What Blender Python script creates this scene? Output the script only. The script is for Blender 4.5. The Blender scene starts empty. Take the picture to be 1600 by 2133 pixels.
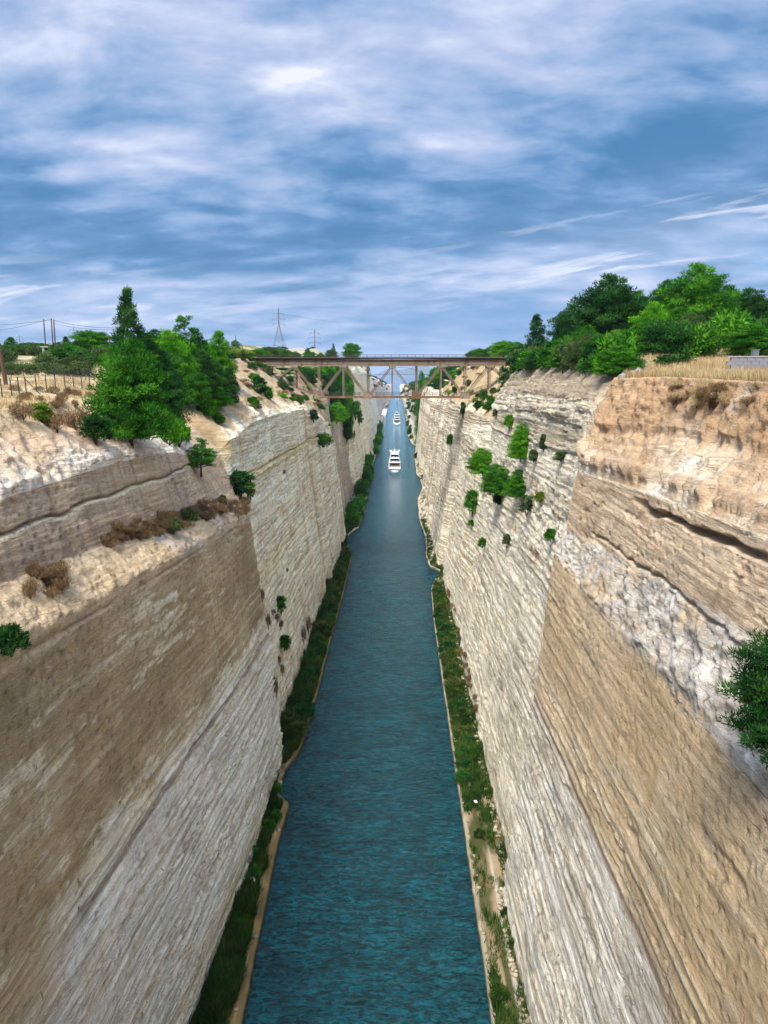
import bpy, bmesh, math, random
import numpy as np
from mathutils import Vector, Matrix, Euler

# ------------------------------------------------------------------ camera, sky, sun, exposure
SC = bpy.context.scene
COL = SC.collection
PITCH = math.radians(10.24); YAW = math.atan(26 / 1611.0); CAM = (2.8, 0.0, 64.0); FPX = 1611.0
cam_data = bpy.data.cameras.new('camera')
cam = bpy.data.objects.new('camera', cam_data); COL.objects.link(cam); SC.camera = cam
cam.location = CAM
cam.rotation_euler = (math.pi / 2 - PITCH, 0, YAW)
cam_data.sensor_fit = 'VERTICAL'; cam_data.sensor_height = 24.0
cam_data.angle_y = 2 * math.atan(1066.5 / FPX)
cam_data.clip_start = 0.5; cam_data.clip_end = 80000

SUN_EL, SUN_AZ = 50.0, 199.0            # compass azimuth: behind the camera and a little to the left
sun_data = bpy.data.lights.new('sun', 'SUN'); sun_data.energy = 1.5; sun_data.angle = math.radians(18)
sun_data.color = (1.0, 0.95, 0.87)
sun = bpy.data.objects.new('sun', sun_data); COL.objects.link(sun)
_a, _e = math.radians(SUN_AZ), math.radians(SUN_EL)
sdir = Vector((math.sin(_a) * math.cos(_e), math.cos(_a) * math.cos(_e), math.sin(_e)))
sun.rotation_euler = (-sdir).to_track_quat('-Z', 'Y').to_euler()
sun.location = (0, -50, 200)
SC.view_settings.view_transform = 'Standard'; SC.view_settings.look = 'None'
SC.view_settings.gamma = 1.0; SC.view_settings.use_curve_mapping = False
SC.view_settings.exposure = 2.1
SC.render.engine = 'CYCLES'
SC.cycles.max_bounces = 6; SC.cycles.diffuse_bounces = 3; SC.cycles.glossy_bounces = 3
SC.cycles.transmission_bounces = 3; SC.cycles.volume_bounces = 0; SC.cycles.transparent_max_bounces = 6


class NT:
    """tiny helper to wire nodes"""
    def __init__(self, tree):
        self.t = tree; self.n = tree.nodes; self.l = tree.links
    def new(self, typ, **kw):
        n = self.n.new(typ)
        for k, v in kw.items(): setattr(n, k, v)
        return n
    def put(self, sock, v):
        if isinstance(v, bpy.types.NodeSocket): self.l.new(v, sock)
        elif v is not None: sock.default_value = v
    def m(self, op, a, b=None, c=None, clamp=False):
        n = self.new('ShaderNodeMath', operation=op, use_clamp=clamp)
        for i, v in enumerate((a, b, c)):
            if v is not None: self.put(n.inputs[i], v)
        return n.outputs[0]
    def comb(self, x, y, z):
        n = self.new('ShaderNodeCombineXYZ')
        for i, v in enumerate((x, y, z)): self.put(n.inputs[i], v)
        return n.outputs[0]
    def sep(self, v):
        n = self.new('ShaderNodeSeparateXYZ'); self.put(n.inputs[0], v); return n.outputs
    def noise(self, vec, scale, detail=4, rough=0.55, dist=0.0, color=False):
        n = self.new('ShaderNodeTexNoise'); self.put(n.inputs['Vector'], vec)
        n.inputs['Scale'].default_value = scale; n.inputs['Detail'].default_value = detail
        n.inputs['Roughness'].default_value = rough; n.inputs['Distortion'].default_value = dist
        return n.outputs['Color' if color else 'Fac']
    def ramp(self, fac, stops, interp='LINEAR'):
        n = self.new('ShaderNodeValToRGB'); n.color_ramp.interpolation = interp
        e = n.color_ramp.elements
        while len(e) < len(stops): e.new(0.5)
        for el, (p, c) in zip(e, stops):
            el.position = p; el.color = (c[0], c[1], c[2], 1) if isinstance(c, (tuple, list)) else (c, c, c, 1)
        self.put(n.inputs[0], fac); return n.outputs[0]
    def mix(self, fac, a, b, blend='MIX'):
        n = self.new('ShaderNodeMix', data_type='RGBA', blend_type=blend)
        self.put(n.inputs[0], fac)
        for s, v in ((6, a), (7, b)):
            if isinstance(v, (tuple, list)): v = (v[0], v[1], v[2], 1)
            self.put(n.inputs[s], v)
        return n.outputs[2]
    def vm(self, op, a, b=None):
        n = self.new('ShaderNodeVectorMath', operation=op); self.put(n.inputs[0], a)
        if b is not None: self.put(n.inputs[3 if op == 'SCALE' else 1], b)
        return n.outputs[0]
    def smooth(self, x, a, b, lo=0.0, hi=1.0):
        n = self.new('ShaderNodeMapRange', interpolation_type='SMOOTHSTEP')
        self.put(n.inputs[0], x)
        for i, v in enumerate((a, b, lo, hi)): n.inputs[i + 1].default_value = v
        return n.outputs[0]


world = bpy.data.worlds.new('World'); SC.world = world; world.use_nodes = True
def build_sky():
    T = NT(world.node_tree); T.n.clear()
    tc = T.new('ShaderNodeTexCoord'); d = tc.outputs['Generated']
    x, y, z = T.sep(d)[:3]
    zc = T.m('MAXIMUM', z, 0.0)
    den = T.m('ADD', zc, 0.24)
    q = T.comb(T.m('DIVIDE', x, den), T.m('DIVIDE', y, den), 0.0)
    # slanted sheets: shear so that the bands climb to the right
    big = T.noise(T.vm('MULTIPLY', q, (0.8, 1.1, 1)), 0.9, 3, 0.5, 0.6)
    pq = T.vm('MULTIPLY', q, (1.6, 2.6, 1))
    puff = T.noise(T.vm('MULTIPLY', q, (1.6, 2.4, 1)), 1.7, 8, 0.60, 0.3)
    fine = T.noise(T.vm('MULTIPLY', q, (2.6, 4.0, 1)), 2.6, 7, 0.62, 0.3)
    el = T.m('ADD', z, T.m('MULTIPLY', x, -0.10))
    bias = T.ramp(el, [(0.0, 0.52), (0.05, 0.50), (0.10, 0.50), (0.125, 0.46), (0.155, 0.17), (0.20, 0.20), (0.26, 0.46), (0.36, 0.62), (0.6, 0.66)], 'EASE')
    f = T.m('ADD', bias, T.m('MULTIPLY', T.m('SUBTRACT', puff, 0.5), 1.45))
    lit = T.m('SUBTRACT', T.noise(T.vm('ADD', pq, (0.05, 0.20, 0.0)), 1.7, 6, 0.52, 0.4), T.noise(pq, 1.7, 6, 0.52, 0.4))
    f = T.m('ADD', f, T.m('MULTIPLY', lit, -1.0))
    f = T.m('ADD', f, T.m('MULTIPLY', T.m('SUBTRACT', big, 0.5), 1.3))
    f = T.m('ADD', f, T.m('MULTIPLY', T.m('SUBTRACT', fine, 0.5), 0.22))
    col = T.ramp(f, [(0.0, (0.050, 0.175, 0.36)), (0.22, (0.100, 0.235, 0.45)), (0.45, (0.235, 0.36, 0.58)),
                     (0.68, (0.40, 0.48, 0.68)), (0.92, (0.61, 0.66, 0.81)), (1.0, (0.76, 0.78, 0.88))])
    # smooth blue veil low down ahead, a little right of the canal
    gx = T.m('POWER', T.m('DIVIDE', T.m('SUBTRACT', x, 0.07), 0.16), 2.0)
    gz = T.m('POWER', T.m('DIVIDE', T.m('SUBTRACT', z, 0.070), 0.030), 2.0)
    veil = T.m('EXPONENT', T.m('MULTIPLY', T.m('ADD', gx, gz), -1.0))
    veil = T.m('MULTIPLY', veil, T.m('MULTIPLY', T.smooth(y, 0.0, 0.5), 0.75))
    col = T.mix(veil, col, (0.115, 0.27, 0.53))
    # pale band hugging the horizon
    hz = T.smooth(z, 0.045, 0.0)
    col = T.mix(T.m('MULTIPLY', hz, 0.55), col, (0.30, 0.46, 0.72))
    # bright torn streaks low in the sky
    s1 = T.noise(T.comb(T.m('MULTIPLY', x, 3.2), T.m('MULTIPLY', y, 2.0), T.m('MULTIPLY', T.m('ADD', z, T.m('MULTIPLY', x, -0.13)), 30.0)), 1.7, 7, 0.58, 0.5)
    sm = T.smooth(s1, 0.50, 0.63)
    mx = T.m('EXPONENT', T.m('MULTIPLY', T.m('POWER', T.m('DIVIDE', T.m('SUBTRACT', x, 0.30), 0.24), 2.0), -1.0))
    mz = T.m('EXPONENT', T.m('MULTIPLY', T.m('POWER', T.m('DIVIDE', T.m('SUBTRACT', T.m('ADD', z, T.m('MULTIPLY', x, -0.13)), 0.105), 0.042), 2.0), -1.0))
    mr = T.m('MULTIPLY', mx, mz)
    lx = T.m('EXPONENT', T.m('MULTIPLY', T.m('POWER', T.m('DIVIDE', T.m('ADD', x, 0.42), 0.20), 2.0), -1.0))
    lz = T.m('EXPONENT', T.m('MULTIPLY', T.m('POWER', T.m('DIVIDE', T.m('SUBTRACT', z, 0.075), 0.034), 2.0), -1.0))
    ml = T.m('MULTIPLY', T.m('MULTIPLY', lx, lz), 1.0)
    mk = T.m('MULTIPLY', T.m('ADD', mr, ml, clamp=True), sm)
    col = T.mix(T.m('MULTIPLY', mk, 0.95), col, (0.86, 0.86, 0.93))
    col = T.mix(T.m('MULTIPLY', T.m('ADD', mr, ml, clamp=True), 0.28), col, (0.50, 0.58, 0.76))
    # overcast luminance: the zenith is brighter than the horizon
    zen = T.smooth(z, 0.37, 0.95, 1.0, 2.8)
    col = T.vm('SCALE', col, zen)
    sky = T.new('ShaderNodeTexSky'); sky.sky_type = 'NISHITA'; sky.sun_disc = False
    sky.sun_elevation = math.radians(SUN_EL); sky.sun_rotation = math.radians(SUN_AZ)
    # thin places in the cloud let the clear sky through (upper right edge low over the trees)
    bx = T.m('EXPONENT', T.m('MULTIPLY', T.m('POWER', T.m('DIVIDE', T.m('SUBTRACT', x, 0.48), 0.06), 2.0), -1.0))
    bz = T.m('EXPONENT', T.m('MULTIPLY', T.m('POWER', T.m('DIVIDE', T.m('SUBTRACT', z, 0.125), 0.022), 2.0), -1.0))
    gap = T.m('MULTIPLY', T.m('MULTIPLY', bx, bz), T.m('SUBTRACT', 1.0, sm))
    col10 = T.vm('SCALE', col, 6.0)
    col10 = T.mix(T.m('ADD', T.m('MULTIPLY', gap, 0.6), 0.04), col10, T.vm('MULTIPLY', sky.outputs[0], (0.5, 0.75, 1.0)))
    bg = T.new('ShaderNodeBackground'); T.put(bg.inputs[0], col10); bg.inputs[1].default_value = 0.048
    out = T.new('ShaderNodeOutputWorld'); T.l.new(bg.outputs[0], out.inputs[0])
build_sky()

# ------------------------------------------------------------------ helpers
rng = np.random.default_rng(7)
R = random.Random(11)

def tag(o, label=None, cat=None, group=None, kind=None):
    if label: o['label'] = label
    if cat: o['category'] = cat
    if group: o['group'] = group
    if kind: o['kind'] = kind
    return o

def empty(name, loc=(0, 0, 0), rz=0.0):
    o = bpy.data.objects.new(name, None); COL.objects.link(o); o.location = loc; o.rotation_euler = (0, 0, rz); return o

def np_mesh(name, verts, faces, mat=None, attrs=None, smooth=False, parent=None, link=True):
    """verts (N,3), faces (M,k) with k=3 or 4; attrs {name: (N,3) colour or (N,) float} on points"""
    me = bpy.data.meshes.new(name)
    verts = np.ascontiguousarray(verts, dtype=np.float32); faces = np.ascontiguousarray(faces, dtype=np.int32)
    n, k = faces.shape
    me.vertices.add(len(verts)); me.vertices.foreach_set('co', verts.ravel())
    me.loops.add(n * k); me.loops.foreach_set('vertex_index', faces.ravel())
    me.polygons.add(n); me.polygons.foreach_set('loop_start', np.arange(0, n * k, k, dtype=np.int32))
    if smooth: me.polygons.foreach_set('use_smooth', np.ones(n, dtype=bool))
    me.update(calc_edges=True)
    for an, av in (attrs or {}).items():
        if av.ndim == 2:
            a = me.color_attributes.new(an, 'FLOAT_COLOR', 'POINT')
            c = np.ones((len(verts), 4), dtype=np.float32); c[:, :3] = av
            a.data.foreach_set('color', c.ravel())
        else:
            a = me.attributes.new(an, 'FLOAT', 'POINT'); a.data.foreach_set('value', av.astype(np.float32))
    if mat: me.materials.append(mat)
    if not link: return me
    o = bpy.data.objects.new(name, me); COL.objects.link(o)
    if parent: o.parent = parent
    return o

class MB:
    """collects boxes, bars, tubes and quads; build() links them as one mesh object"""
    def __init__(self): self.v = []; self.f = []
    def add(self, vs, fs):
        b = len(self.v); self.v += [tuple(p) for p in vs]; self.f += [tuple(i + b for i in f) for f in fs]; return self
    def box(self, c, s, rz=0.0):
        x, y, z = c; a, b, h = s[0] / 2, s[1] / 2, s[2] / 2; co, si = math.cos(rz), math.sin(rz)
        vs = [(x + i * a * co - j * b * si, y + i * a * si + j * b * co, z + k * h) for k in (-1, 1) for i, j in ((-1, -1), (1, -1), (1, 1), (-1, 1))]
        return self.add(vs, [(3, 2, 1, 0), (4, 5, 6, 7), (0, 1, 5, 4), (1, 2, 6, 5), (2, 3, 7, 6), (3, 0, 4, 7)])
    def bar(self, p, q, w, h=None, up=(0, 0, 1)):
        p, q = Vector(p), Vector(q); d = (q - p); h = h or w
        if d.length < 1e-6: return self
        d.normalize(); u = Vector(up)
        if abs(d.dot(u)) > 0.98: u = Vector((0, 1, 0))
        s = d.cross(u).normalized() * w / 2; t = s.cross(d).normalized() * h / 2
        vs = [e + i * s + j * t for e in (p, q) for i, j in ((-1, -1), (1, -1), (1, 1), (-1, 1))]
        return self.add(vs, [(0, 1, 2, 3), (7, 6, 5, 4), (0, 4, 5, 1), (1, 5, 6, 2), (2, 6, 7, 3), (3, 7, 4, 0)])
    def tube(self, pts, rad, n=6, cap=True):
        pts = [Vector(p) for p in pts]; rad = rad if isinstance(rad, (list, tuple)) else [rad] * len(pts)
        b = len(self.v)
        for i, p in enumerate(pts):
            d = (pts[min(i + 1, len(pts) - 1)] - pts[max(i - 1, 0)]).normalized()
            u = Vector((1, 0, 0)) if abs(d.x) < 0.9 else Vector((0, 1, 0))
            s = d.cross(u).normalized(); t = d.cross(s)
            for k in range(n):
                a = 2 * math.pi * k / n; self.v.append(tuple(p + (s * math.cos(a) + t * math.sin(a)) * rad[i]))
        for i in range(len(pts) - 1):
            for k in range(n):
                k2 = (k + 1) % n; self.f.append((b + i * n + k, b + i * n + k2, b + (i + 1) * n + k2, b + (i + 1) * n + k))
        if cap:
            self.f.append(tuple(b + k for k in range(n))[::-1]); self.f.append(tuple(b + (len(pts) - 1) * n + k for k in range(n)))
        return self
    def sphere(self, c, r, nu=10, nv=7, sz=1.0):
        b = len(self.v)
        for j in range(nv + 1):
            th = math.pi * j / nv
            for i in range(nu):
                ph = 2 * math.pi * i / nu
                self.v.append((c[0] + r * math.sin(th) * math.cos(ph), c[1] + r * math.sin(th) * math.sin(ph), c[2] + r * sz * math.cos(th)))
        for j in range(nv):
            for i in range(nu):
                i2 = (i + 1) % nu; self.f.append((b + j * nu + i, b + (j + 1) * nu + i, b + (j + 1) * nu + i2, b + j * nu + i2))
        return self
    def loft(self, rings, cap=True):
        n = len(rings[0]); b = len(self.v)
        for r in rings: self.v += [tuple(p) for p in r]
        for i in range(len(rings) - 1):
            for k in range(n):
                k2 = (k + 1) % n; self.f.append((b + i * n + k, b + i * n + k2, b + (i + 1) * n + k2, b + (i + 1) * n + k))
        if cap:
            self.f.append(tuple(b + k for k in range(n))[::-1]); self.f.append(tuple(b + (len(rings) - 1) * n + k for k in range(n)))
        return self
    def build(self, name, mat, parent=None, smooth=False, kind=None):
        me = bpy.data.meshes.new(name); me.from_pydata(self.v, [], self.f)
        if smooth:
            for p in me.polygons: p.use_smooth = True
        me.materials.append(mat); me.update()
        o = bpy.data.objects.new(name, me); COL.objects.link(o)
        if parent: o.parent = parent
        if kind: o['kind'] = kind
        return o

def copy_tree(o, parent=None):
    c = o.copy(); COL.objects.link(c)
    if parent is not None: c.parent = parent
    for ch in list(o.children): copy_tree(ch, c)
    return c

# value noise on numpy arrays
def _h(ix, iy, seed):
    h = (ix.astype(np.int64) * 374761393 + iy.astype(np.int64) * 668265263 + seed * 974634777) & 0xFFFFFFFF
    h = ((h ^ (h >> 13)) * 1274126177) & 0xFFFFFFFF
    h = ((h ^ (h >> 16)) * 2246822519) & 0xFFFFFFFF
    return ((h ^ (h >> 15)) & 0xFFFFFF).astype(np.float32) / 0xFFFFFF
def vn(x, y, seed=0):
    x0 = np.floor(x); y0 = np.floor(y); fx = (x - x0).astype(np.float32); fy = (y - y0).astype(np.float32)
    fx = fx * fx * (3 - 2 * fx); fy = fy * fy * (3 - 2 * fy); ix = x0.astype(np.int64); iy = y0.astype(np.int64)
    a = _h(ix, iy, seed); b = _h(ix + 1, iy, seed); c = _h(ix, iy + 1, seed); d = _h(ix + 1, iy + 1, seed)
    return (a + (b - a) * fx) * (1 - fy) + (c + (d - c) * fx) * fy
def fbm(x, y, seed=0, o=4, g=0.5, l=2.03):
    s = 0; a = 1.0; t = 0
    for i in range(o):
        s = s + a * (vn(x, y, seed + i * 17) - 0.5); t += a; a *= g; x = x * l + 13.7; y = y * l + 7.1
    return s / t * 2
def cell(x, y, seed=0):
    """distance to the nearest jittered point: 0 at points"""
    ix = np.floor(x); iy = np.floor(y); best = np.full(x.shape, 9.0, dtype=np.float32)
    for dx in (-1, 0, 1):
        for dy in (-1, 0, 1):
            cx = ix + dx; cy = iy + dy
            px = cx + _h(cx.astype(np.int64), cy.astype(np.int64), seed); py = cy + _h(cx.astype(np.int64), cy.astype(np.int64), seed + 5)
            best = np.minimum(best, (px - x) ** 2 + (py - y) ** 2)
    return np.sqrt(best)
def sm(a, b, x):
    t = np.clip((x - a) / (b - a), 0, 1); return t * t * (3 - 2 * t)
def band(x, c, h, soft): return sm(c - h - soft, c - h + soft, x) * (1 - sm(c + h - soft, c + h + soft, x))
def mixc(c, col, m):
    m = np.clip(m, 0, 1)[..., None]; return c * (1 - m) + np.array(col, dtype=np.float32) * m

# ------------------------------------------------------------------ materials
def pmat(name, color, rough=0.7, metal=0.0, var=0.12, scale=2.0, bump=0.0, bscale=8.0, spec=0.3):
    m = bpy.data.materials.new(name); m.use_nodes = True; T = NT(m.node_tree); b = T.n['Principled BSDF']
    tc = T.new('ShaderNodeTexCoord'); n = T.noise(tc.outputs['Object'], scale, 5, 0.6)
    k = T.m('MULTIPLY_ADD', T.m('SUBTRACT', n, 0.5), var * 4, 1.0)
    T.put(b.inputs['Base Color'], T.vm('SCALE', tuple(color), k))
    b.inputs['Roughness'].default_value = rough; b.inputs['Metallic'].default_value = metal
    b.inputs['Specular IOR Level'].default_value = spec
    if bump:
        bn = T.new('ShaderNodeBump'); bn.inputs['Distance'].default_value = bump
        T.put(bn.inputs['Height'], T.noise(tc.outputs['Object'], bscale, 4)); T.l.new(bn.outputs[0], b.inputs['Normal'])
    return m

def rock_mat(name='rock', bump=1.0, detail=1.0):
    m = bpy.data.materials.new(name); m.use_nodes = True; T = NT(m.node_tree); b = T.n['Principled BSDF']
    at = T.new('ShaderNodeAttribute', attribute_name='col'); tc = T.new('ShaderNodeTexCoord'); P = tc.outputs['Object']
    x, y, z = T.sep(P)[:3]
    pale = T.smooth(T.sep(at.outputs['Vector'])[2], 0.18, 0.42, 0.30, 1.0)
    left = T.m('LESS_THAN', x, 0.0); dip = T.m('MULTIPLY_ADD', left, 0.04, 0.012)
    Wz = T.m('MULTIPLY_ADD', T.m('MINIMUM', y, 130.0), dip, z)
    B = T.comb(T.m('MULTIPLY', x, 0.5), y, Wz)                       # bedding space
    Bw = T.vm('ADD', B, T.vm('SCALE', T.vm('SUBTRACT', T.noise(P, 0.35, 3, 0.5, color=True), (0.5, 0.5, 0.5)), 0.45))
    n1 = T.noise(T.vm('MULTIPLY', Bw, (1.0, 0.30, 1.3)), 3.2, 6, 0.70); n2 = T.noise(P, 9.0, 4, 0.70); n3 = T.noise(T.vm('MULTIPLY', Bw, (1, .6, .8)), 0.28, 5, 0.6)
    k = T.m('ADD', T.m('MULTIPLY_ADD', T.m('SUBTRACT', n1, 0.5), T.m('MULTIPLY', T.m('ADD', 0.45, T.m('MULTIPLY', pale, 0.5)), detail), 1.03), T.m('MULTIPLY', T.m('SUBTRACT', n2, 0.5), 0.75 * detail))
    k = T.m('ADD', k, T.m('MULTIPLY', T.m('SUBTRACT', n3, 0.5), 0.7 * detail))
    c = T.vm('SCALE', at.outputs['Color'], k)
    warm = T.noise(T.vm('MULTIPLY', Bw, (1, .4, 1)), 0.55, 5, 0.65)
    c = T.mix(T.smooth(warm, 0.50, 0.72, 0.0, 0.40 * detail), c, T.vm('MULTIPLY', c, (1.0, 0.84, 0.58)))
    # fine straight strata: thin dark joints with uneven spacing, broken along their length
    def strata(freq, wob, width, seed, mscale, lo, hi):
        t = T.m('ADD', T.m('MULTIPLY', Wz, freq), T.m('MULTIPLY', T.noise(T.comb(seed, T.m('MULTIPLY', y, 0.035), T.m('MULTIPLY', Wz, freq * 0.35)), 1.0, 4, 0.55), wob))
        fr_ = T.m('FRACT', t)
        ln = T.smooth(fr_, 0.0, width, 1.0, 0.0)
        mk_ = T.smooth(T.noise(T.comb(seed, T.m('MULTIPLY', y, 0.09), Wz), mscale, 5, 0.65), lo, hi)
        return T.m('MULTIPLY', ln, mk_), T.m('MULTIPLY', fr_, mk_)
    l1, f1 = strata(1.15, 5.0, 0.12, 3.0, 0.5, 0.44, 0.58)
    l2, f2 = strata(3.4, 8.0, 0.26, 11.0, 0.9, 0.46, 0.60)
    pv = T.noise(T.comb(x, T.m('MULTIPLY', y, 1.1), T.m('MULTIPLY', z, 0.55)), 1.7, 3, 0.55)
    pit = T.m('MULTIPLY', T.smooth(pv, 0.655, 0.70), T.smooth(T.noise(P, 0.30, 4, 0.65), 0.44, 0.58))
    vstr = T.noise(T.comb(x, T.m('MULTIPLY', y, 1.3), T.m('MULTIPLY', z, 0.07)), 1.0, 5, 0.6)
    c = T.mix(T.smooth(vstr, 0.54, 0.72, 0.0, 0.52 * detail), c, T.vm('MULTIPLY', c, (0.72, 0.62, 0.46)))
    dark = T.m('MAXIMUM', T.m('MAXIMUM', T.m('MULTIPLY', l1, 0.80), T.m('MULTIPLY', l2, 0.55)), T.m('MULTIPLY', pit, 0.80))
    dark = T.m('MULTIPLY', T.m('MULTIPLY', dark, pale), detail)
    c = T.mix(dark, c, T.vm('MULTIPLY', c, (0.46, 0.35, 0.20)))
    ch = T.smooth(T.noise(T.vm('MULTIPLY', Bw, (1, .5, 1.4)), 1.9, 5, 0.7), 0.60, 0.68); c = T.mix(T.m('MULTIPLY', ch, 0.45 * detail), c, T.mix(0.5, c, (0.72, 0.66, 0.55)))
    T.put(b.inputs['Base Color'], c); b.inputs['Roughness'].default_value = 0.95; b.inputs['Specular IOR Level'].default_value = 0.1
    hgt = T.m('ADD', T.m('MULTIPLY', T.noise(T.vm('MULTIPLY', Bw, (1.0, 0.55, 1.2)), 2.6, 9, 0.70), 0.85), T.m('MULTIPLY', T.noise(P, 8.0, 4, 0.75), 0.30))
    hgt = T.m('SUBTRACT', hgt, T.m('MULTIPLY', pit, 0.35))
    hgt = T.m('ADD', hgt, T.m('MULTIPLY', pale, T.m('ADD', T.m('MULTIPLY', f1, 0.55 * detail), T.m('MULTIPLY', f2, 0.22 * detail))))
    bn = T.new('ShaderNodeBump'); bn.inputs['Distance'].default_value = 0.42 * bump; bn.inputs['Strength'].default_value = 1.0
    T.put(bn.inputs['Height'], hgt); T.l.new(bn.outputs[0], b.inputs['Normal'])
    return m

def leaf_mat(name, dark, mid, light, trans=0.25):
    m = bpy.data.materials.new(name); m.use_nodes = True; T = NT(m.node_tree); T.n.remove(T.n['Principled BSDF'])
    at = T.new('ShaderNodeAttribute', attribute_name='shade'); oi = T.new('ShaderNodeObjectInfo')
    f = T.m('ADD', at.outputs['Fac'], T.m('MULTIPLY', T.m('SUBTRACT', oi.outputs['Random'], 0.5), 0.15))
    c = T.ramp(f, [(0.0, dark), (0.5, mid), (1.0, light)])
    di = T.new('ShaderNodeBsdfDiffuse'); tr = T.new('ShaderNodeBsdfTranslucent'); mx = T.new('ShaderNodeMixShader')
    T.put(di.inputs[0], c); T.put(tr.inputs[0], c); mx.inputs[0].default_value = trans
    T.l.new(di.outputs[0], mx.inputs[1]); T.l.new(tr.outputs[0], mx.inputs[2])
    T.l.new(mx.outputs[0], T.n['Material Output'].inputs[0])
    return m

ROCK = rock_mat('rock')
GROUND = rock_mat('ground_earth', 0.5, 0.5)
LEAF = {
    'dark': leaf_mat('pine_dark', (0.008, 0.034, 0.010), (0.022, 0.082, 0.018), (0.055, 0.16, 0.025)),
    'mid': leaf_mat('pine_mid', (0.012, 0.060, 0.008), (0.038, 0.165, 0.014), (0.11, 0.31, 0.020)),
    'bright': leaf_mat('pine_bright', (0.025, 0.12, 0.006), (0.075, 0.28, 0.012), (0.20, 0.46, 0.022), 0.35),
    'olive': leaf_mat('olive_green', (0.028, 0.055, 0.020), (0.060, 0.105, 0.032), (0.12, 0.17, 0.055)),
    'yellow': leaf_mat('yellow_green', (0.05, 0.09, 0.012), (0.12, 0.20, 0.022), (0.24, 0.34, 0.04), 0.35),
    'dry': leaf_mat('dry_scrub', (0.10, 0.055, 0.025), (0.20, 0.125, 0.06), (0.33, 0.23, 0.12)),
    'straw': leaf_mat('straw_grass', (0.34, 0.24, 0.11), (0.52, 0.40, 0.21), (0.68, 0.56, 0.33), 0.35),
    'reed': leaf_mat('bank_green', (0.012, 0.030, 0.008), (0.030, 0.080, 0.012), (0.16, 0.17, 0.045), 0.25),
}
SC.cycles.sample_clamp_indirect = 3.0; SC.cycles.sample_clamp_direct = 6.0
BARK = pmat('bark', (0.075, 0.05, 0.035), 0.9, var=0.2, scale=6, bump=0.03)
CONC = pmat('concrete', (0.36, 0.34, 0.32), 0.9, var=0.15, scale=1.5, bump=0.02)
GREYWALL = pmat('grey_blockwork', (0.20, 0.20, 0.23), 0.9, var=0.12, scale=2.0, bump=0.02)
STONE = pmat('grey_stone', (0.27, 0.245, 0.22), 0.95, var=0.22, scale=1.2, bump=0.06, bscale=4)
WOOD = pmat('pole_wood', (0.085, 0.045, 0.03), 0.85, var=0.15, scale=5)
DARKMETAL = pmat('dark_metal', (0.045, 0.04, 0.04), 0.6, 0.3)
GALV = pmat('galvanised', (0.20, 0.21, 0.24), 0.5, 0.4)
WHITE = pmat('white_gelcoat', (0.80, 0.80, 0.81), 0.3, var=0.02, spec=0.5)
GLASSD = pmat('dark_glass', (0.02, 0.025, 0.035), 0.1, var=0.02, spec=0.6)
TEAK = pmat('teak_deck', (0.34, 0.26, 0.19), 0.7, var=0.1)
NAVY = pmat('dark_blue_hull', (0.05, 0.06, 0.08), 0.25, var=0.02, spec=0.5)
def rust_mat(name, base, amt):
    m = bpy.data.materials.new(name); m.use_nodes = True; T = NT(m.node_tree); b = T.n['Principled BSDF']
    tc = T.new('ShaderNodeTexCoord'); P = tc.outputs['Object']
    n = T.noise(T.vm('MULTIPLY', P, (1, 1, 0.6)), 0.55, 7, 0.7); s = T.noise(T.vm('MULTIPLY', P, (3, 3, 0.5)), 1.5, 4, 0.6)
    r = T.smooth(T.m('ADD', n, T.m('MULTIPLY', T.m('SUBTRACT', s, 0.5), 0.4)), amt, amt + 0.14)
    rc = T.mix(s, (0.075, 0.038, 0.022), (0.20, 0.10, 0.05))
    T.put(b.inputs['Base Color'], T.mix(r, T.vm('SCALE', tuple(base), T.m('MULTIPLY_ADD', s, 0.8, 0.6)), rc))
    b.inputs['Roughness'].default_value = 0.85; b.inputs['Specular IOR Level'].default_value = 0.2
    return m
PAINT = rust_mat('aged_paint', (0.22, 0.175, 0.13), 0.50)
RUST = rust_mat('rusty_steel', (0.24, 0.15, 0.10), 0.36)
DECKDARK = pmat('tarred_timber', (0.035, 0.03, 0.03), 0.9)

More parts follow.
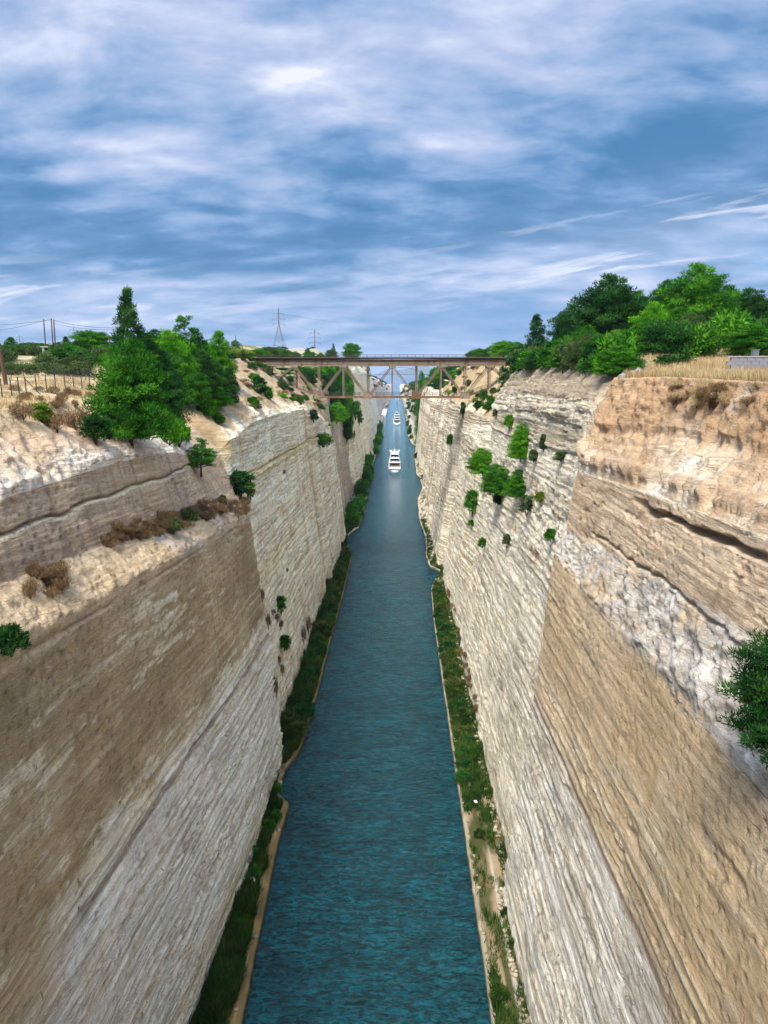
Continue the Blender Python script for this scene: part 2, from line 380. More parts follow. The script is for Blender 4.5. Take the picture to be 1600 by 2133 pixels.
# ------------------------------------------------------------------ the cliffs: measured cross-sections at stations along the canal
# station: y, foot d, then (d, z) of: ledge lip, ledge back, tier top, mid soil slope, rim
SL = [
 (-40, 17.2, (20.4, 48.5), (23.3, 51.2), (24.5, 55.3), (28, 58.0), (32, 60.5)),
 (45, 17.2, (20.4, 48.0), (23.2, 50.6), (24.5, 55.3), (27.5, 57.8), (31, 60.5)),
 (58, 17.1, (20.3, 46.9), (23.1, 49.7), (24.5, 55.4), (26.5, 58.0), (29, 61.0)),
 (75, 16.3, (20.1, 45.7), (22.9, 48.3), (24.5, 55.4), (27.0, 57.8), (31.5, 61.0)),
 (95, 15.8, (19.9, 44.3), (22.6, 47.4), (24.5, 54.4), (27.5, 57.2), (33, 61.2)),
 (118.5, 15.7, (19.8, 42.5), (22.8, 46.0), (26.2, 50.4), (30.2, 54.5), (40, 61.5)),
 (121, 17.6, (22.2, 44.0), (22.7, 48.0), (23.2, 53.5), (29, 57.5), (40, 62.5)),
 (142, 17.4, (22.2, 44.0), (22.7, 48.0), (23.2, 55.0), (27.5, 59.5), (38, 65.0)),
 (175, 17.3, (22.1, 44.0), (22.6, 48.0), (23.0, 54.8), (29, 60.0), (40, 67.0)),
 (214, 17.2, (22.0, 44.0), (22.5, 48.0), (22.9, 54.0), (31, 60.5), (41, 67.6)),
 (222, 18.2, (23.2, 43.0), (23.8, 48.0), (24.6, 53.0), (32, 61.0), (41, 67.8)),
 (230, 17.0, (21.8, 44.0), (22.3, 48.0), (22.9, 52.5), (31, 60.5), (40, 67.8)),
 (262, 16.4, (21.2, 42.0), (21.8, 45.0), (22.6, 49.0), (28, 55.0), (37, 65.0)),
 (292, 16.3, (20.5, 36.0), (21.0, 39.0), (21.8, 42.0), (26, 50.0), (35, 63.0)),
 (300, 19.6, (25.0, 40.0), (25.6, 44.0), (26.3, 50.0), (30, 57.0), (36, 64.0)),
 (345, 18.6, (24.0, 42.0), (24.8, 46.0), (25.6, 54.0), (28, 60.0), (34, 65.5)),
 (398, 18.0, (23.5, 42.0), (24.0, 48.0), (25.0, 57.0), (27, 62.0), (32, 67.0)),
 (404, 16.4, (21.4, 44.0), (22.2, 50.0), (23.4, 60.0), (24.0, 64.0), (26, 68.5)),
 (520, 17.6, (22.0, 44.0), (23.0, 52.0), (24.0, 62.0), (24.6, 66.0), (26.5, 70.0)),
 (535, 15.4, (20.5, 44.0), (21.5, 52.0), (23.0, 62.0), (24.0, 66.0), (26.5, 70.5)),
 (740, 15.5, (21.5, 44.0), (23.0, 52.0), (25.0, 62.0), (26.5, 66.0), (28.5, 71.0)),
 (990, 16.2, (25.0, 44.0), (27.0, 52.0), (29.0, 62.0), (30.0, 66.0), (32.0, 71.5)),
 (1020, 21.0, (29.0, 40.0), (31.0, 46.0), (33.0, 52.0), (36.0, 56.0), (42.0, 60.0)),
 (1500, 20.5, (28.0, 36.0), (30.0, 42.0), (33.0, 48.0), (36.0, 52.0), (42.0, 55.0)),
 (2000, 13.0, (22.0, 24.0), (24.0, 30.0), (28.0, 35.0), (31.0, 38.0), (36.0, 41.0)),
 (2600, 12.8, (20.0, 12.0), (22.0, 17.0), (26.0, 21.0), (30.0, 23.0), (36.0, 25.0)),
 (3600, 12.8, (17.0, 3.0), (19.0, 5.0), (22.0, 7.0), (26.0, 8.0), (32.0, 9.0)),
]
SR = [
 (-40, 15.9, (20.8, 45.3), (22.3, 50.0), (23.4, 55.2), (27.4, 59.0), (29.2, 63.2)),
 (45, 15.9, (20.8, 45.0), (22.3, 49.6), (23.3, 55.0), (27.4, 59.0), (29.0, 63.2)),
 (60, 15.9, (20.7, 44.2), (22.2, 48.4), (23.4, 54.5), (27.4, 59.2), (28.9, 63.4)),
 (75, 15.9, (20.65, 44.1), (22.0, 47.0), (23.3, 53.8), (26.6, 59.0), (28.4, 63.6)),
 (84.5, 15.9, (20.6, 44.0), (21.9, 46.4), (23.0, 53.3), (25.2, 58.5), (27.0, 63.4)),
 (87, 17.2, (22.0, 44.0), (22.6, 49.5), (23.6, 58.0), (24.8, 61.0), (28.0, 63.8)),
 (125, 17.2, (22.0, 44.0), (22.6, 49.5), (23.6, 58.0), (25.0, 61.2), (28.0, 64.8)),
 (168, 17.2, (21.7, 41.0), (22.4, 47.0), (23.4, 56.0), (25.0, 60.0), (28.2, 64.5)),
 (174, 18.0, (23.5, 41.0), (25.0, 47.0), (27.0, 53.0), (31.0, 58.0), (36.0, 63.5)),
 (192, 17.3, (22.2, 42.0), (23.0, 47.0), (24.2, 52.5), (30.5, 59.0), (40.0, 66.5)),
 (229, 17.0, (21.6, 42.0), (22.2, 47.5), (23.2, 53.5), (33.0, 61.0), (41.0, 67.6)),
 (243, 19.4, (23.8, 42.0), (24.6, 47.5), (25.6, 53.0), (32.0, 60.5), (40.0, 67.4)),
 (250, 16.4, (21.0, 42.0), (21.8, 48.0), (22.8, 53.0), (28.5, 58.5), (36.0, 66.5)),
 (300, 16.2, (21.0, 42.0), (21.8, 48.0), (23.0, 54.0), (27.0, 60.0), (31.5, 66.0)),
 (385, 16.0, (20.6, 42.0), (21.4, 48.0), (23.0, 54.0), (27.5, 59.5), (33.0, 65.5)),
 (400, 18.4, (22.0, 40.0), (23.0, 46.0), (25.0, 50.0), (31.0, 55.0), (38.0, 62.0)),
 (470, 18.6, (22.0, 40.0), (23.0, 46.0), (25.0, 50.0), (31.0, 56.0), (38.0, 63.0)),
 (490, 17.3, (21.5, 42.0), (22.5, 48.0), (24.5, 52.0), (29.0, 56.0), (36.0, 63.0)),
 (600, 17.6, (22.0, 42.0), (23.0, 48.0), (25.5, 53.0), (30.0, 58.0), (36.0, 64.0)),
 (622, 26.0, (30.5, 36.0), (31.5, 42.0), (33.5, 50.0), (36.0, 56.0), (40.0, 63.0)),
 (690, 18.0, (24.0, 32.0), (27.0, 38.0), (30.0, 45.0), (35.0, 52.0), (42.0, 60.0)),
 (900, 16.0, (24.0, 30.0), (27.0, 36.0), (32.0, 44.0), (38.0, 51.0), (47.0, 58.0)),
 (1160, 17.0, (26.0, 30.0), (30.0, 36.0), (36.0, 43.0), (43.0, 49.0), (52.0, 54.0)),
 (1750, 16.0, (24.0, 26.0), (30.0, 32.0), (38.0, 38.0), (46.0, 43.0), (56.0, 47.0)),
 (2600, 13.0, (20.0, 12.0), (24.0, 17.0), (30.0, 21.0), (36.0, 24.0), (44.0, 26.0)),
 (3600, 12.8, (17.0, 3.0), (19.0, 5.0), (22.0, 7.0), (26.0, 8.0), (32.0, 9.0)),
]
EDGE_L = [(-40, 12.3), (60, 12.1), (84, 12.9), (95, 13.2), (105, 13.0), (107.5, 14.9), (116, 15.0), (119, 14.0), (123, 13.4), (145, 12.9), (180, 12.8),
          (215, 12.5), (262, 12.7), (266, 14.6), (296, 16.0), (302, 15.6), (314, 12.6), (372, 12.1), (430, 12.8), (516, 13.6), (670, 12.2), (994, 15.1), (1230, 17.1), (1490, 18.3), (1560, 13.0), (3600, 12.0)]
EDGE_R = [(-40, 12.3), (190, 12.5), (221, 13.1), (229, 14.4), (243, 17.0), (249, 14.0), (263, 13.3), (295, 14.3), (335, 12.8), (387, 13.6), (420, 17.1), (470, 17.3), (480, 15.5), (517, 15.8), (585, 16.4),
          (618, 25.0), (640, 24.0), (693, 16.6), (771, 14.3), (907, 15.1), (1162, 16.3), (1397, 17.0), (1750, 15.4), (2000, 12.5), (3600, 12.0)]

def ip(y, tab, k):
    ys = [t[0] for t in tab]; return np.interp(y, ys, [k(t) for t in tab])

def profiles(ys, side):
    T = SL if side < 0 else SR
    D = np.stack([ip(ys, T, lambda t: t[1])] + [ip(ys, T, lambda t, i=i: t[2 + i][0]) for i in range(5)], 1)
    Z = np.stack([np.full(ys.shape, 1.2)] + [ip(ys, T, lambda t, i=i: t[2 + i][1]) for i in range(5)], 1)
    return D, Z                     # (ny, 6)

def ysamples():
    y = [-40.0]
    while y[-1] < 24: y.append(y[-1] + 2.0)
    y = [v for v in y]; c = y[-1]
    while c < 130: c += 0.0034 * c; y.append(c)
    while c < 330: c += 0.0046 * c; y.append(c)
    while c < 1100: c += 0.008 * c; y.append(c)
    while c < 3600: c += 0.02 * c; y.append(c)
    return np.array(y)

SEG = [215, 28, 56, 34, 34]        # rows between the control points
def ground_z(side, d, y, rim_d, rim_z):
    """plateau beyond the rim; d = distance from the canal axis"""
    o = np.maximum(d - rim_d, 0)
    far = sm(900, 2600, y)
    if side < 0:
        base = np.interp(y, [-40, 60, 90, 120, 150, 180, 229, 400, 1000, 1600, 2600, 3600], [60.8, 61.3, 62.2, 63.4, 65.2, 66.8, 68.0, 69.0, 71, 56, 26, 9])
        z = rim_z + (base - rim_z) * sm(0, 8, o) + o * 0.006 * (1 - far)
        z = z + 0.8 * np.exp(-(((d - 95) / 26) ** 2 + ((y - 185) / 22) ** 2))
        z = z + 15.5 * np.exp(-(((d - 120) / 45) ** 2 + ((y - 640) / 120) ** 2))
        z = z + (8.5 + 5 * fbm(d / 9, y / 30, 75, 4)) * np.exp(-(((d - 62) / 17) ** 4 + ((y - 560) / 60) ** 2)) * sm(28, 45, d)
        z = z + 16 * sm(150, 500, o) * (1 - far) * sm(300, 900, y)
    else:
        base = np.interp(y, [-40, 50, 90, 130, 180, 229, 400, 700, 1160, 1750, 2600, 3600], [63.3, 63.5, 64.4, 66.0, 67.2, 68.2, 67.5, 66, 58, 50, 27, 9])
        z = rim_z + (base - rim_z) * sm(0, 9, o) + np.minimum(o, 60) * 0.03 * (1 - far)
        z = z + 1.3 * np.exp(-(((d - 45) / 6) ** 2 + ((y - 106) / 9) ** 2)) - 0.9 * np.exp(-(((d - 42) / 9) ** 2 + ((y - 74) / 8) ** 2)) + 1.1 * np.exp(-(((d - 33) / 3.5) ** 2 + ((y - 96) / 7) ** 2))
        z = z + 2.0 * sm(40, 70, d) * band(y, 130, 50, 30)
    z = z + 0.5 * fbm(d / 16.0, y / 16.0, 71, 4) * sm(1, 12, o)
    return z

def build_side(side):
    ys = ysamples(); D, Z = profiles(ys, side); ny = len(ys)
    rows_d, rows_z, seg = [], [], []
    # skirt below the foot
    for dz in (-2.2, -0.6): rows_d.append(D[:, 0] - 0.15); rows_z.append(np.full(ny, 1.2 + dz)); seg.append(0.0)
    for s, n in enumerate(SEG):
        for i in range(n):
            t = i / n
            rows_d.append(D[:, s] * (1 - t) + D[:, s + 1] * t); rows_z.append(Z[:, s] * (1 - t) + Z[:, s + 1] * t); seg.append(s + t)
    rows_d.append(D[:, 5]); rows_z.append(Z[:, 5]); seg.append(5.0)
    d = np.stack(rows_d, 1); z = np.stack(rows_z, 1); S = np.broadcast_to(np.array(seg), d.shape)   # (ny, nr)
    Y = np.broadcast_to(ys[:, None], d.shape).copy()
    # smooth the break lines
    for _ in range(3):
        d[:, 3:-1] = (d[:, 2:-2] + 2 * d[:, 3:-1] + d[:, 4:]) / 4; z[:, 3:-1] = (z[:, 2:-2] + 2 * z[:, 3:-1] + z[:, 4:]) / 4
    nd = -np.gradient(z, axis=1); nz = np.gradient(d, axis=1); L = np.hypot(nd, nz) + 1e-6; nd /= L; nz /= L
    near = Y < (119.7 if side < 0 else 85.7)
    dip = 0.055 if side < 0 else 0.0
    W = z + np.where(near, dip * (Y - 60), (0.02 if side < 0 else 0.035) * (Y - 120) * np.clip(1 - (Y - 300) / 800, 0.2, 1))   # bedding coordinate
    Ww = W + 0.55 * fbm(Y / 14, z / 9, 3, 3) + 0.12 * fbm(Y / 2.5, z / 1.2, 4, 3)
    fade = np.clip(130.0 / np.maximum(Y, 130.0), 0.12, 1)          # amplitude kept, fine octaves dropped far off
    # ---- displacement (towards the canal = positive)
    def terr(freq, wob, seed):
        Wt = W + 0.28 * fbm(Y / 38, z / 16, 206, 2); t = Wt * freq + wob * fbm(Wt * 0.35, Y / 90, seed, 3); return (t - np.floor(t)).astype(np.float32)
    saw1 = terr(0.7, 2.0, 201) ** 1.6; saw2 = terr(1.9, 3.0, 202)
    tp1 = sm(-0.2, 0.3, fbm(Y / 42, W / 2.6, 203, 4)); tp2 = sm(-0.12, 0.28, fbm(Y / 24, W / 1.3, 204, 4))
    ledge_n = fbm(Y / 11, Ww * 1.0, 21, 2) ; beds = fbm(Y / 26, Ww * 2.1, 22, 3, 0.62)
    fineb = fbm(Y / 3.2, Ww * 3.6, 23, 3, 0.6)
    rub = fbm(Y / 1.1, z / 0.8, 24, 5, 0.62); lump = fbm(Y / 5.5, z / 4.0, 25, 4, 0.55); broad = fbm(Y / 24, z / 22, 26, 3)
    gul = 1 - np.abs(fbm(Y / 1.7 + 0.4 * fbm(Y / 3, z / 2, 28, 2), z / 5.5, 27, 4, 0.6)) * 2
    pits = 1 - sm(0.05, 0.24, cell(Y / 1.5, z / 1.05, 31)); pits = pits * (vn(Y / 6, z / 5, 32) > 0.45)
    lower = (S < 1); ledge = (S >= 1) & (S < 2); tier = (S >= 2) & (S < 3); soil = (S >= 3)
    up = sm(2.9, 3.25, S)
    if side < 0:
        bedw = np.where(near, (1 - sm(26.5, 30.0, W)), 0.55)
    else:
        bedw = np.where(near, (1 - sm(26.0, 28.5, z)) * 1.0, 0.5)
    low_patch = sm(-0.1, 0.5, fbm(Y / 9, Ww / 2.6, 35, 3))
    disp = 0.55 * broad * sm(0.0, 0.1, S) + 0.07 * lump
    disp += bedw * (0.20 * beds + 0.08 * fineb + 0.06 * ledge_n) + (1 - bedw) * (0.08 * beds + 0.04 * fineb * (0.4 + low_patch)) * (1 - up)
    disp += 0.07 * rub * (0.3 + 0.7 * low_patch) * (1 - up)
    disp -= 0.10 * pits * (1 - up)
    disp += (1 - up) * (0.42 * (saw1 - 0.4) * tp1 + 0.24 * (saw2 - 0.5) * tp2) * (0.22 + 0.9 * bedw)
    chip = sm(0.14, 0.2, fbm(Y / 2.2, z / 1.3, 205, 5, 0.62)); disp -= (1 - up) * 0.15 * chip * tp2
    disp += up * (0.55 * gul + 0.45 * rub + 0.5 * lump)
    disp += np.where(ledge, 0.45 * rub + 0.25 * lump, 0)
    # regular blocky ribs on far, weathered sections
    farw = ~near
    ribs = sm(0.1, 0.45, np.abs(fbm(Y / 7.5, z / 40, 41, 2)))
    disp += np.where(farw & (S < 3), -0.22 * (1 - ribs) + 0.16 * fbm(Y / 2.6, z / 14, 42, 3), 0)
    steps = np.floor(fbm(Y / 34, np.zeros_like(Y), 43, 2) * 2.5) * 0.9
    disp += np.where(Y > 310, steps, 0)
    # ---- colour (base colours of the beds, with some light and shade worked in)
    WHT = (0.86, 0.81, 0.695); CRM = (0.76, 0.665, 0.47); TAN = (0.62, 0.46, 0.275); BRN = (0.42, 0.31, 0.17); PUR = (0.53, 0.395, 0.265)
    YEL = (0.66, 0.56, 0.26); ORG = (0.50, 0.29, 0.15); GRY = (0.48, 0.44, 0.38); LGR = (0.79, 0.765, 0.70); DRK = (0.13, 0.085, 0.05)
    c = np.zeros(d.shape + (3,), dtype=np.float32) + np.array(WHT, dtype=np.float32)
    mot = fbm(Y / 3.0, z / 2.2, 51, 5, 0.6); mot2 = fbm(Y / 9.0, z / 7.0, 52, 4, 0.55); streak = fbm(Y / 0.9, z / 16, 53, 4, 0.6); hb = fbm(Y / 70, (W + 0.15 * fbm(Y / 30, z / 9, 207, 2)) * 2.4, 54, 4, 0.7)
    speck = sm(0.25, 0.6, fbm(Y / 0.8, z / 0.6, 55, 3, 0.7)); bscar = sm(0.22, 0.55, fbm(Y / 5.0, Ww * 1.1, 56, 4, 0.65))
    if side < 0:
        # near brown-over-white wall
        n = near
        wb = W + 1.5 * mot2 + 0.8 * mot
        brown = sm(28.6, 29.3, wb)
        brown = np.maximum(brown, sm(47, 40, Y) * sm(20, 28, W + 2 * mot))
        bc = np.zeros_like(c) + np.array(BRN, dtype=np.float32)
        bc = mixc(bc, (0.54, 0.41, 0.24), sm(-0.3, 0.4, mot2 + 0.5 * mot)); bc = mixc(bc, (0.56, 0.44, 0.29), 0.45 * sm(0.15, 0.6, mot + 0.5 * streak))
        bc = mixc(bc, (0.27, 0.20, 0.11), 0.6 * sm(0.0, 0.6, fbm(Y / 14, z / 12, 57, 3) + 0.3 * streak))
        bc = mixc(bc, CRM, 0.9 * sm(0.12, 0.3, fbm(Y / 6.0, W * 1.3, 56, 5, 0.7)) * sm(-0.1, 0.4, fbm(Y / 26, W / 3.0, 58, 2) + 0.1)); bc = mixc(bc, WHT, 0.5 * speck * sm(0.2, 0.5, mot2))
        nc = mixc(c, CRM, 0.38 * sm(0.0, 0.5, hb)); nc = mixc(nc, LGR, 0.5 * sm(0.1, 0.5, -hb)); nc = mixc(nc, YEL, 0.5 * (1 - sm(4, 9, z + 3 * mot)) * sm(-0.2, 0.3, hb))
        nc = mixc(nc, TAN, 0.25 * sm(0.3, 0.6, fineb))
        nc = mixc(nc, YEL, 0.35 * band(W, 28.0, 1.3, 0.4)); nc = mixc(nc, (0.36, 0.29, 0.21), 0.9 * band(Ww, 25.9, 0.42, 0.12) * sm(42, 50, Y))
        nc = mixc(nc, TAN, 0.55 * sm(0.15, 0.5, fbm(Y / 8, W / 2, 59, 4)) * sm(62, 42, Y))
        nc = nc * (1 - brown[..., None]) + bc * brown[..., None]
        for a, w_ in ((33.0, 0.10), (34.0, 0.14), (31.6, 0.08)):
            nc = mixc(nc, CRM, 0.6 * band(Ww, a, w_, 0.08) * sm(70, 95, Y))
        lipz = ip(ys, SL, lambda t: t[2][1])[:, None]
        cr = band(z + 0.25 * lump, lipz - 0.9, 0.22, 0.12) * sm(0.0, 0.2, fbm(Y / 7, z * 0 + 3, 60, 2) + 0.2) * near
        nc = mixc(nc, YEL, cr); disp -= 0.55 * band(z + 0.25 * lump, lipz - 1.15, 0.12, 0.1) * cr
        led = ledge | ((S > 0.97) & (S <= 1)); nc = np.where((led & n)[..., None], mixc(mixc(np.zeros_like(c) + np.array((0.46, 0.36, 0.26)), WHT, 0.45 * sm(0, 0.5, mot)), TAN, 0.9 * sm(-0.3, 0.2, mot2)), nc)
        tc_ = mixc(np.zeros_like(c) + np.array(PUR), TAN, 0.6 * sm(-0.1, 0.5, mot)); tc_ = mixc(tc_, (0.20, 0.15, 0.12), 0.5 * sm(0.0, 0.5, streak + 0.4 * mot2))
        crack = band(z + 0.35 * lump, np.interp(Y, [45, 80, 110], [54.0, 53.2, 52.2]) - 0.6, 0.10, 0.09); tc_ = mixc(tc_, DRK, 0.5 * crack * sm(-.1, .2, mot))
        disp -= np.where(near & tier, 0.5 * crack, 0)
        tc_ = mixc(tc_, CRM, 0.8 * band(z + 0.35 * lump, np.interp(Y, [45, 80, 110], [54.0, 53.2, 52.2]) - 0.9, 0.14, 0.1))
        nc = np.where((tier & n)[..., None], tc_, nc)
        so = mixc(np.zeros_like(c) + np.array((0.60, 0.47, 0.33)), WHT, 0.45 * (1 - sm(3.3, 3.9, S + 0.5 * mot))); so = mixc(so, ORG, 0.55 * sm(0.0, 0.45, mot2) * sm(3.3, 3.9, S)); so = mixc(so, TAN, 0.6 * sm(0.0, 0.5, mot)); so = mixc(so, BRN, 0.7 * sm(4.2, 4.9, S + 0.3 * mot))
        nc = np.where((soil & n)[..., None], so, nc)
        # beyond the first corner: pale wall
        f = mixc(c, LGR, 0.5 * sm(-0.1, 0.5, mot2)); f = mixc(f, CRM, 0.6 * sm(0.05, 0.5, hb)); f = mixc(f, YEL, 0.45 * sm(0.1, 0.6, mot2 + 0.4 * mot) * sm(20, 50, z) * sm(230, 180, Y))
        f = mixc(f, TAN, 0.75 * sm(0.25, 0.6, fbm(Y / 2.2, z / 6, 61, 4)) * sm(142, 122, Y)); f = mixc(f, YEL, 0.5 * sm(0, .4, mot) * sm(140, 120, Y))
        ckz = z - np.interp(Y, [121, 160, 215, 262], [47.0, 46.0, 45.5, 43.5]) + 0.4 * mot2
        f = mixc(f, YEL, 0.8 * band(ckz, -0.5, 0.5, 0.2) * (Y < 262)); f = mixc(f, (0.36, 0.26, 0.15), 0.7 * band(ckz, 0.0, 0.16, 0.1) * (Y < 262)); disp -= np.where(~near & (Y < 262), 0.5 * band(ckz, 0.0, 0.18, 0.1) - 0.35 * band(ckz, -0.7, 0.4, 0.15), 0)
        wsz = z - np.interp(Y, [121, 160, 215, 262], [33.5, 32.0, 30.5, 29.0]); f = mixc(f, (0.80, 0.78, 0.72), 0.9 * band(wsz, 0.6, 0.4, 0.15) * (Y < 245)); f = mixc(f, TAN, 0.5 * band(wsz, 0.0, 0.12, 0.1) * (Y < 245)); f = mixc(f, (0.50, 0.36, 0.22), 0.6 * sm(0.1, 0.45, fbm(Y / 6, z / 2.2, 64, 4)) * band(wsz, 3.2, 2.2, 1.0) * (Y < 230))
        f = mixc(f, YEL, 0.45 * sm(0.0, 0.4, fbm(Y / 16, z / 6, 65, 3)) * band(wsz, -3.5, 3.0, 1.5)); f = mixc(f, LGR, 0.5 * band(wsz, -1.4, 1.2, 0.2) * (Y < 240))
        f = mixc(f, (0.33, 0.25, 0.16), 0.8 * speck * sm(0.1, 0.4, mot2)); f = mixc(f, TAN, 0.8 * sm(0.1, 0.4, fbm(Y / 5, z / 5, 62, 3)) * sm(18, 4, z))
        f = mixc(f, BRN, 0.8 * band(Y, 219, 5, 2) * sm(0, 15, z)); f = mixc(f, (0.33, 0.27, 0.22), 0.85 * band(Y + 6 * mot2, 345, 50, 4) * sm(-0.5, 0.2, streak + 0.3))
        f = mixc(f, TAN, 0.65 * sm(0.1, 0.5, streak) * sm(900, 400, Y)); f = mixc(f, (0.46, 0.40, 0.36), 0.7 * sm(1000, 1030, Y))
        f = mixc(f, mixc(np.zeros_like(c) + np.array((0.40, 0.30, 0.19)), GRY, 0.5 * sm(0, 0.5, mot2)), sm(3.0, 3.5, S + 0.4 * mot) * sm(440, 400, Y))
        c = np.where(n[..., None], nc, f)
    else:
        n = near
        wb = z + 0.5 * mot2 + 0.25 * mot
        tan = sm(27.4, 28.0, wb)
        bc = mixc(np.zeros_like(c) + np.array(TAN), (0.72, 0.555, 0.355), sm(-0.3, 0.5, mot2)); bc = mixc(bc, (0.54, 0.39, 0.21), 0.6 * sm(0.0, 0.5, fbm(Y / 12, z / 9 + Y / 30, 57, 4)))
        bc = mixc(bc, (0.48, 0.40, 0.31), 0.5 * sm(0.1, 0.6, mot)); bc = mixc(bc, CRM, 0.7 * bscar * sm(-0.1, 0.4, fbm(Y / 18, z / 2.5, 58, 2)) * (1 - sm(36, 40, z)))
        for a, w_, s_ in ((30.3, 0.16, 0.9), (31.3, 0.10, 0.7), (33.6, 0.09, 0.5), (28.6, 0.12, 0.6)):
            b_ = band(Ww - 0.3 * mot2, a, w_, 0.09) * s_; bc = mixc(bc, CRM, b_); disp += np.where(n, 0.14 * b_, 0)
        nc = mixc(c, CRM, 0.55 * sm(0.0, 0.5, hb)); nc = mixc(nc, (0.47, 0.41, 0.32), 0.6 * sm(0.0, 0.45, beds)); nc = mixc(nc, (0.38, 0.32, 0.24), 0.55 * sm(0.15, 0.5, fineb)); nc = mixc(nc, LGR, 0.4 * sm(0.1, 0.5, -hb))
        nc = mixc(nc, TAN, 0.35 * sm(14, 26, z) * sm(-0.2, 0.4, mot2))
        nc = nc * (1 - tan[..., None]) + bc * tan[..., None]
        nc = mixc(nc, (0.36, 0.27, 0.19), 0.95 * band(Ww, 27.3, 0.38, 0.1))
        rb = sm(43.6, 44.3, z + 0.9 * mot) * (1 - sm(2.0, 2.12, S + 0.05 * mot))
        nc = mixc(nc, mixc(np.zeros_like(c) + np.array((0.57, 0.52, 0.44)), TAN, 0.6 * sm(0.0, 0.4, mot))[..., :] if False else (0.56, 0.50, 0.42), rb); nc = mixc(nc, TAN, 0.7 * rb * sm(0.05, 0.4, mot)); nc = mixc(nc, WHT, 0.6 * rb * sm(0.1, 0.4, -mot))
        tc_ = mixc(np.zeros_like(c) + np.array((0.62, 0.46, 0.30)), (0.72, 0.55, 0.37), sm(-0.2, 0.5, mot2)); tc_ = mixc(tc_, (0.30, 0.215, 0.15), 0.5 * sm(0.1, 0.5, mot))
        nc = np.where(((S > 2.08) & (S < 3))[..., None], tc_, nc)
        zt = ip(ys, SR, lambda t: t[4][1])[:, None]
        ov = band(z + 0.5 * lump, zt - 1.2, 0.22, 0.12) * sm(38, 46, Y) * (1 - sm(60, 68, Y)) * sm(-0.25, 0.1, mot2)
        disp -= np.where(n, 1.1 * ov, 0); nc = mixc(nc, DRK, 0.6 * ov)  # overhang cut in, its shadow also painted into the rock colour
        ck = band(z + 0.6 * lump + 0.3 * mot, zt - 5.6, 0.10, 0.08) * sm(-0.1, 0.2, mot2); disp -= np.where(n, 0.6 * ck, 0)
        pl = band(z + 0.2 * lump, zt + 0.1, 0.35, 0.15); nc = mixc(nc, CRM, 0.8 * pl)
        so = mixc(np.zeros_like(c) + np.array((0.66, 0.53, 0.37)), WHT, 0.65 * sm(0.0, 0.5, mot)); so = mixc(so, (0.55, 0.37, 0.22), 0.8 * sm(0.0, 0.4, mot2 + 0.3 * gul - 0.2)); so = mixc(so, (0.47, 0.30, 0.165), 0.9 * sm(3.85, 4.15, S + 0.35 * mot2)); so = mixc(so, (0.55, 0.46, 0.36), 0.6 * sm(0.1, 0.5, mot) * sm(3.9, 4.3, S))
        nc = np.where((soil & n)[..., None], so, nc)
        disp += np.where(n & soil, 0.5 * sm(3.9, 4.05, S + 0.15 * mot2) - 0.1, 0)
        tooth = band(S + 0.06 * mot2, 3.25, 0.10, 0.05); disp += np.where(n, tooth * (0.9 * gul - 0.3), 0); nc = mixc(nc, (0.36, 0.25, 0.16), 0.5 * tooth)
        f = mixc(c, LGR, 0.5 * sm(-0.2, 0.4, mot2)); f = mixc(f, CRM, 0.5 * sm(0.05, 0.5, hb)); f = mixc(f, (0.36, 0.29, 0.21), 0.8 * speck * sm(-0.1, 0.3, mot2) * band(z, 42, 7, 3))
        f = mixc(f, LGR, 0.85 * band(Ww, 36.2, 1.6, 0.2) * sm(172, 160, Y) ); f = mixc(f, (0.30, 0.17, 0.09), 0.85 * sm(0.0, 0.35, fbm(Y / 2, z / 1.0, 63, 3)) * band(Ww, 39.4, 0.7, 0.3) * sm(150, 120, Y))
        f = mixc(f, (0.50, 0.45, 0.37), 0.8 * band(Ww, 47.3, 1.3, 0.25)); f = mixc(f, (0.47, 0.415, 0.33), 0.85 * band(Ww, 55.3, 1.4, 0.2)); f = mixc(f, WHT, 0.7 * band(Ww, 53.2, 0.5, 0.15))
        st = sm(57.0, 58.0, z + 0.4 * mot2); f = mixc(f, GRY, 0.9 * st * sm(200, 170, Y)); f = mixc(f, (0.29, 0.235, 0.175), 0.8 * sm(60.0, 61.0, z + 0.5 * mot2) * sm(200, 170, Y)); f = mixc(f, CRM, 0.5 * st * sm(0.1, 0.5, fineb) * sm(200, 170, Y))
        f = mixc(f, (0.44, 0.385, 0.31), 0.5 * (1 - sm(22, 40, z)) * sm(-0.2, 0.5, mot)); f = mixc(f, TAN, 0.55 * sm(0.1, 0.5, streak) * sm(170, 180, Y)); f = mixc(f, (0.40, 0.33, 0.25), 0.8 * sm(0.0, 0.35, streak + 0.5 * mot2) * sm(240, 250, Y))
        f = mixc(f, (0.43, 0.33, 0.20), sm(2.9, 3.3, S + 0.3 * mot) * sm(168, 180, Y) * sm(420, 380, Y)); f = mixc(f, (0.30, 0.27, 0.20), 0.7 * sm(600, 700, Y))
        f = mixc(f, WHT, 0.7 * band(z + 2 * mot, 9.0, 3.5, 1.0))
        c = np.where(n[..., None], nc, f)
        # bedded lines on the second section
        disp += np.where(~n & (Y < 175), 0.22 * sm(57, 58, z) * beds + 0.25 * band(Ww, 54.0, 0.25, 0.1) - 0.3 * band(Ww, 53.6, 0.12, 0.1), 0)
    seam = (1 - sm(0.0, 0.10, saw1)) * tp1 * (S < 2.9); c = mixc(c, (0.36, 0.27, 0.15), 0.6 * seam * (0.35 + 0.65 * bedw)); c = mixc(c, (0.34, 0.25, 0.14), 0.5 * (1 - sm(0.0, 0.16, saw2)) * tp2 * (S < 2.9) * (0.3 + 0.7 * bedw))
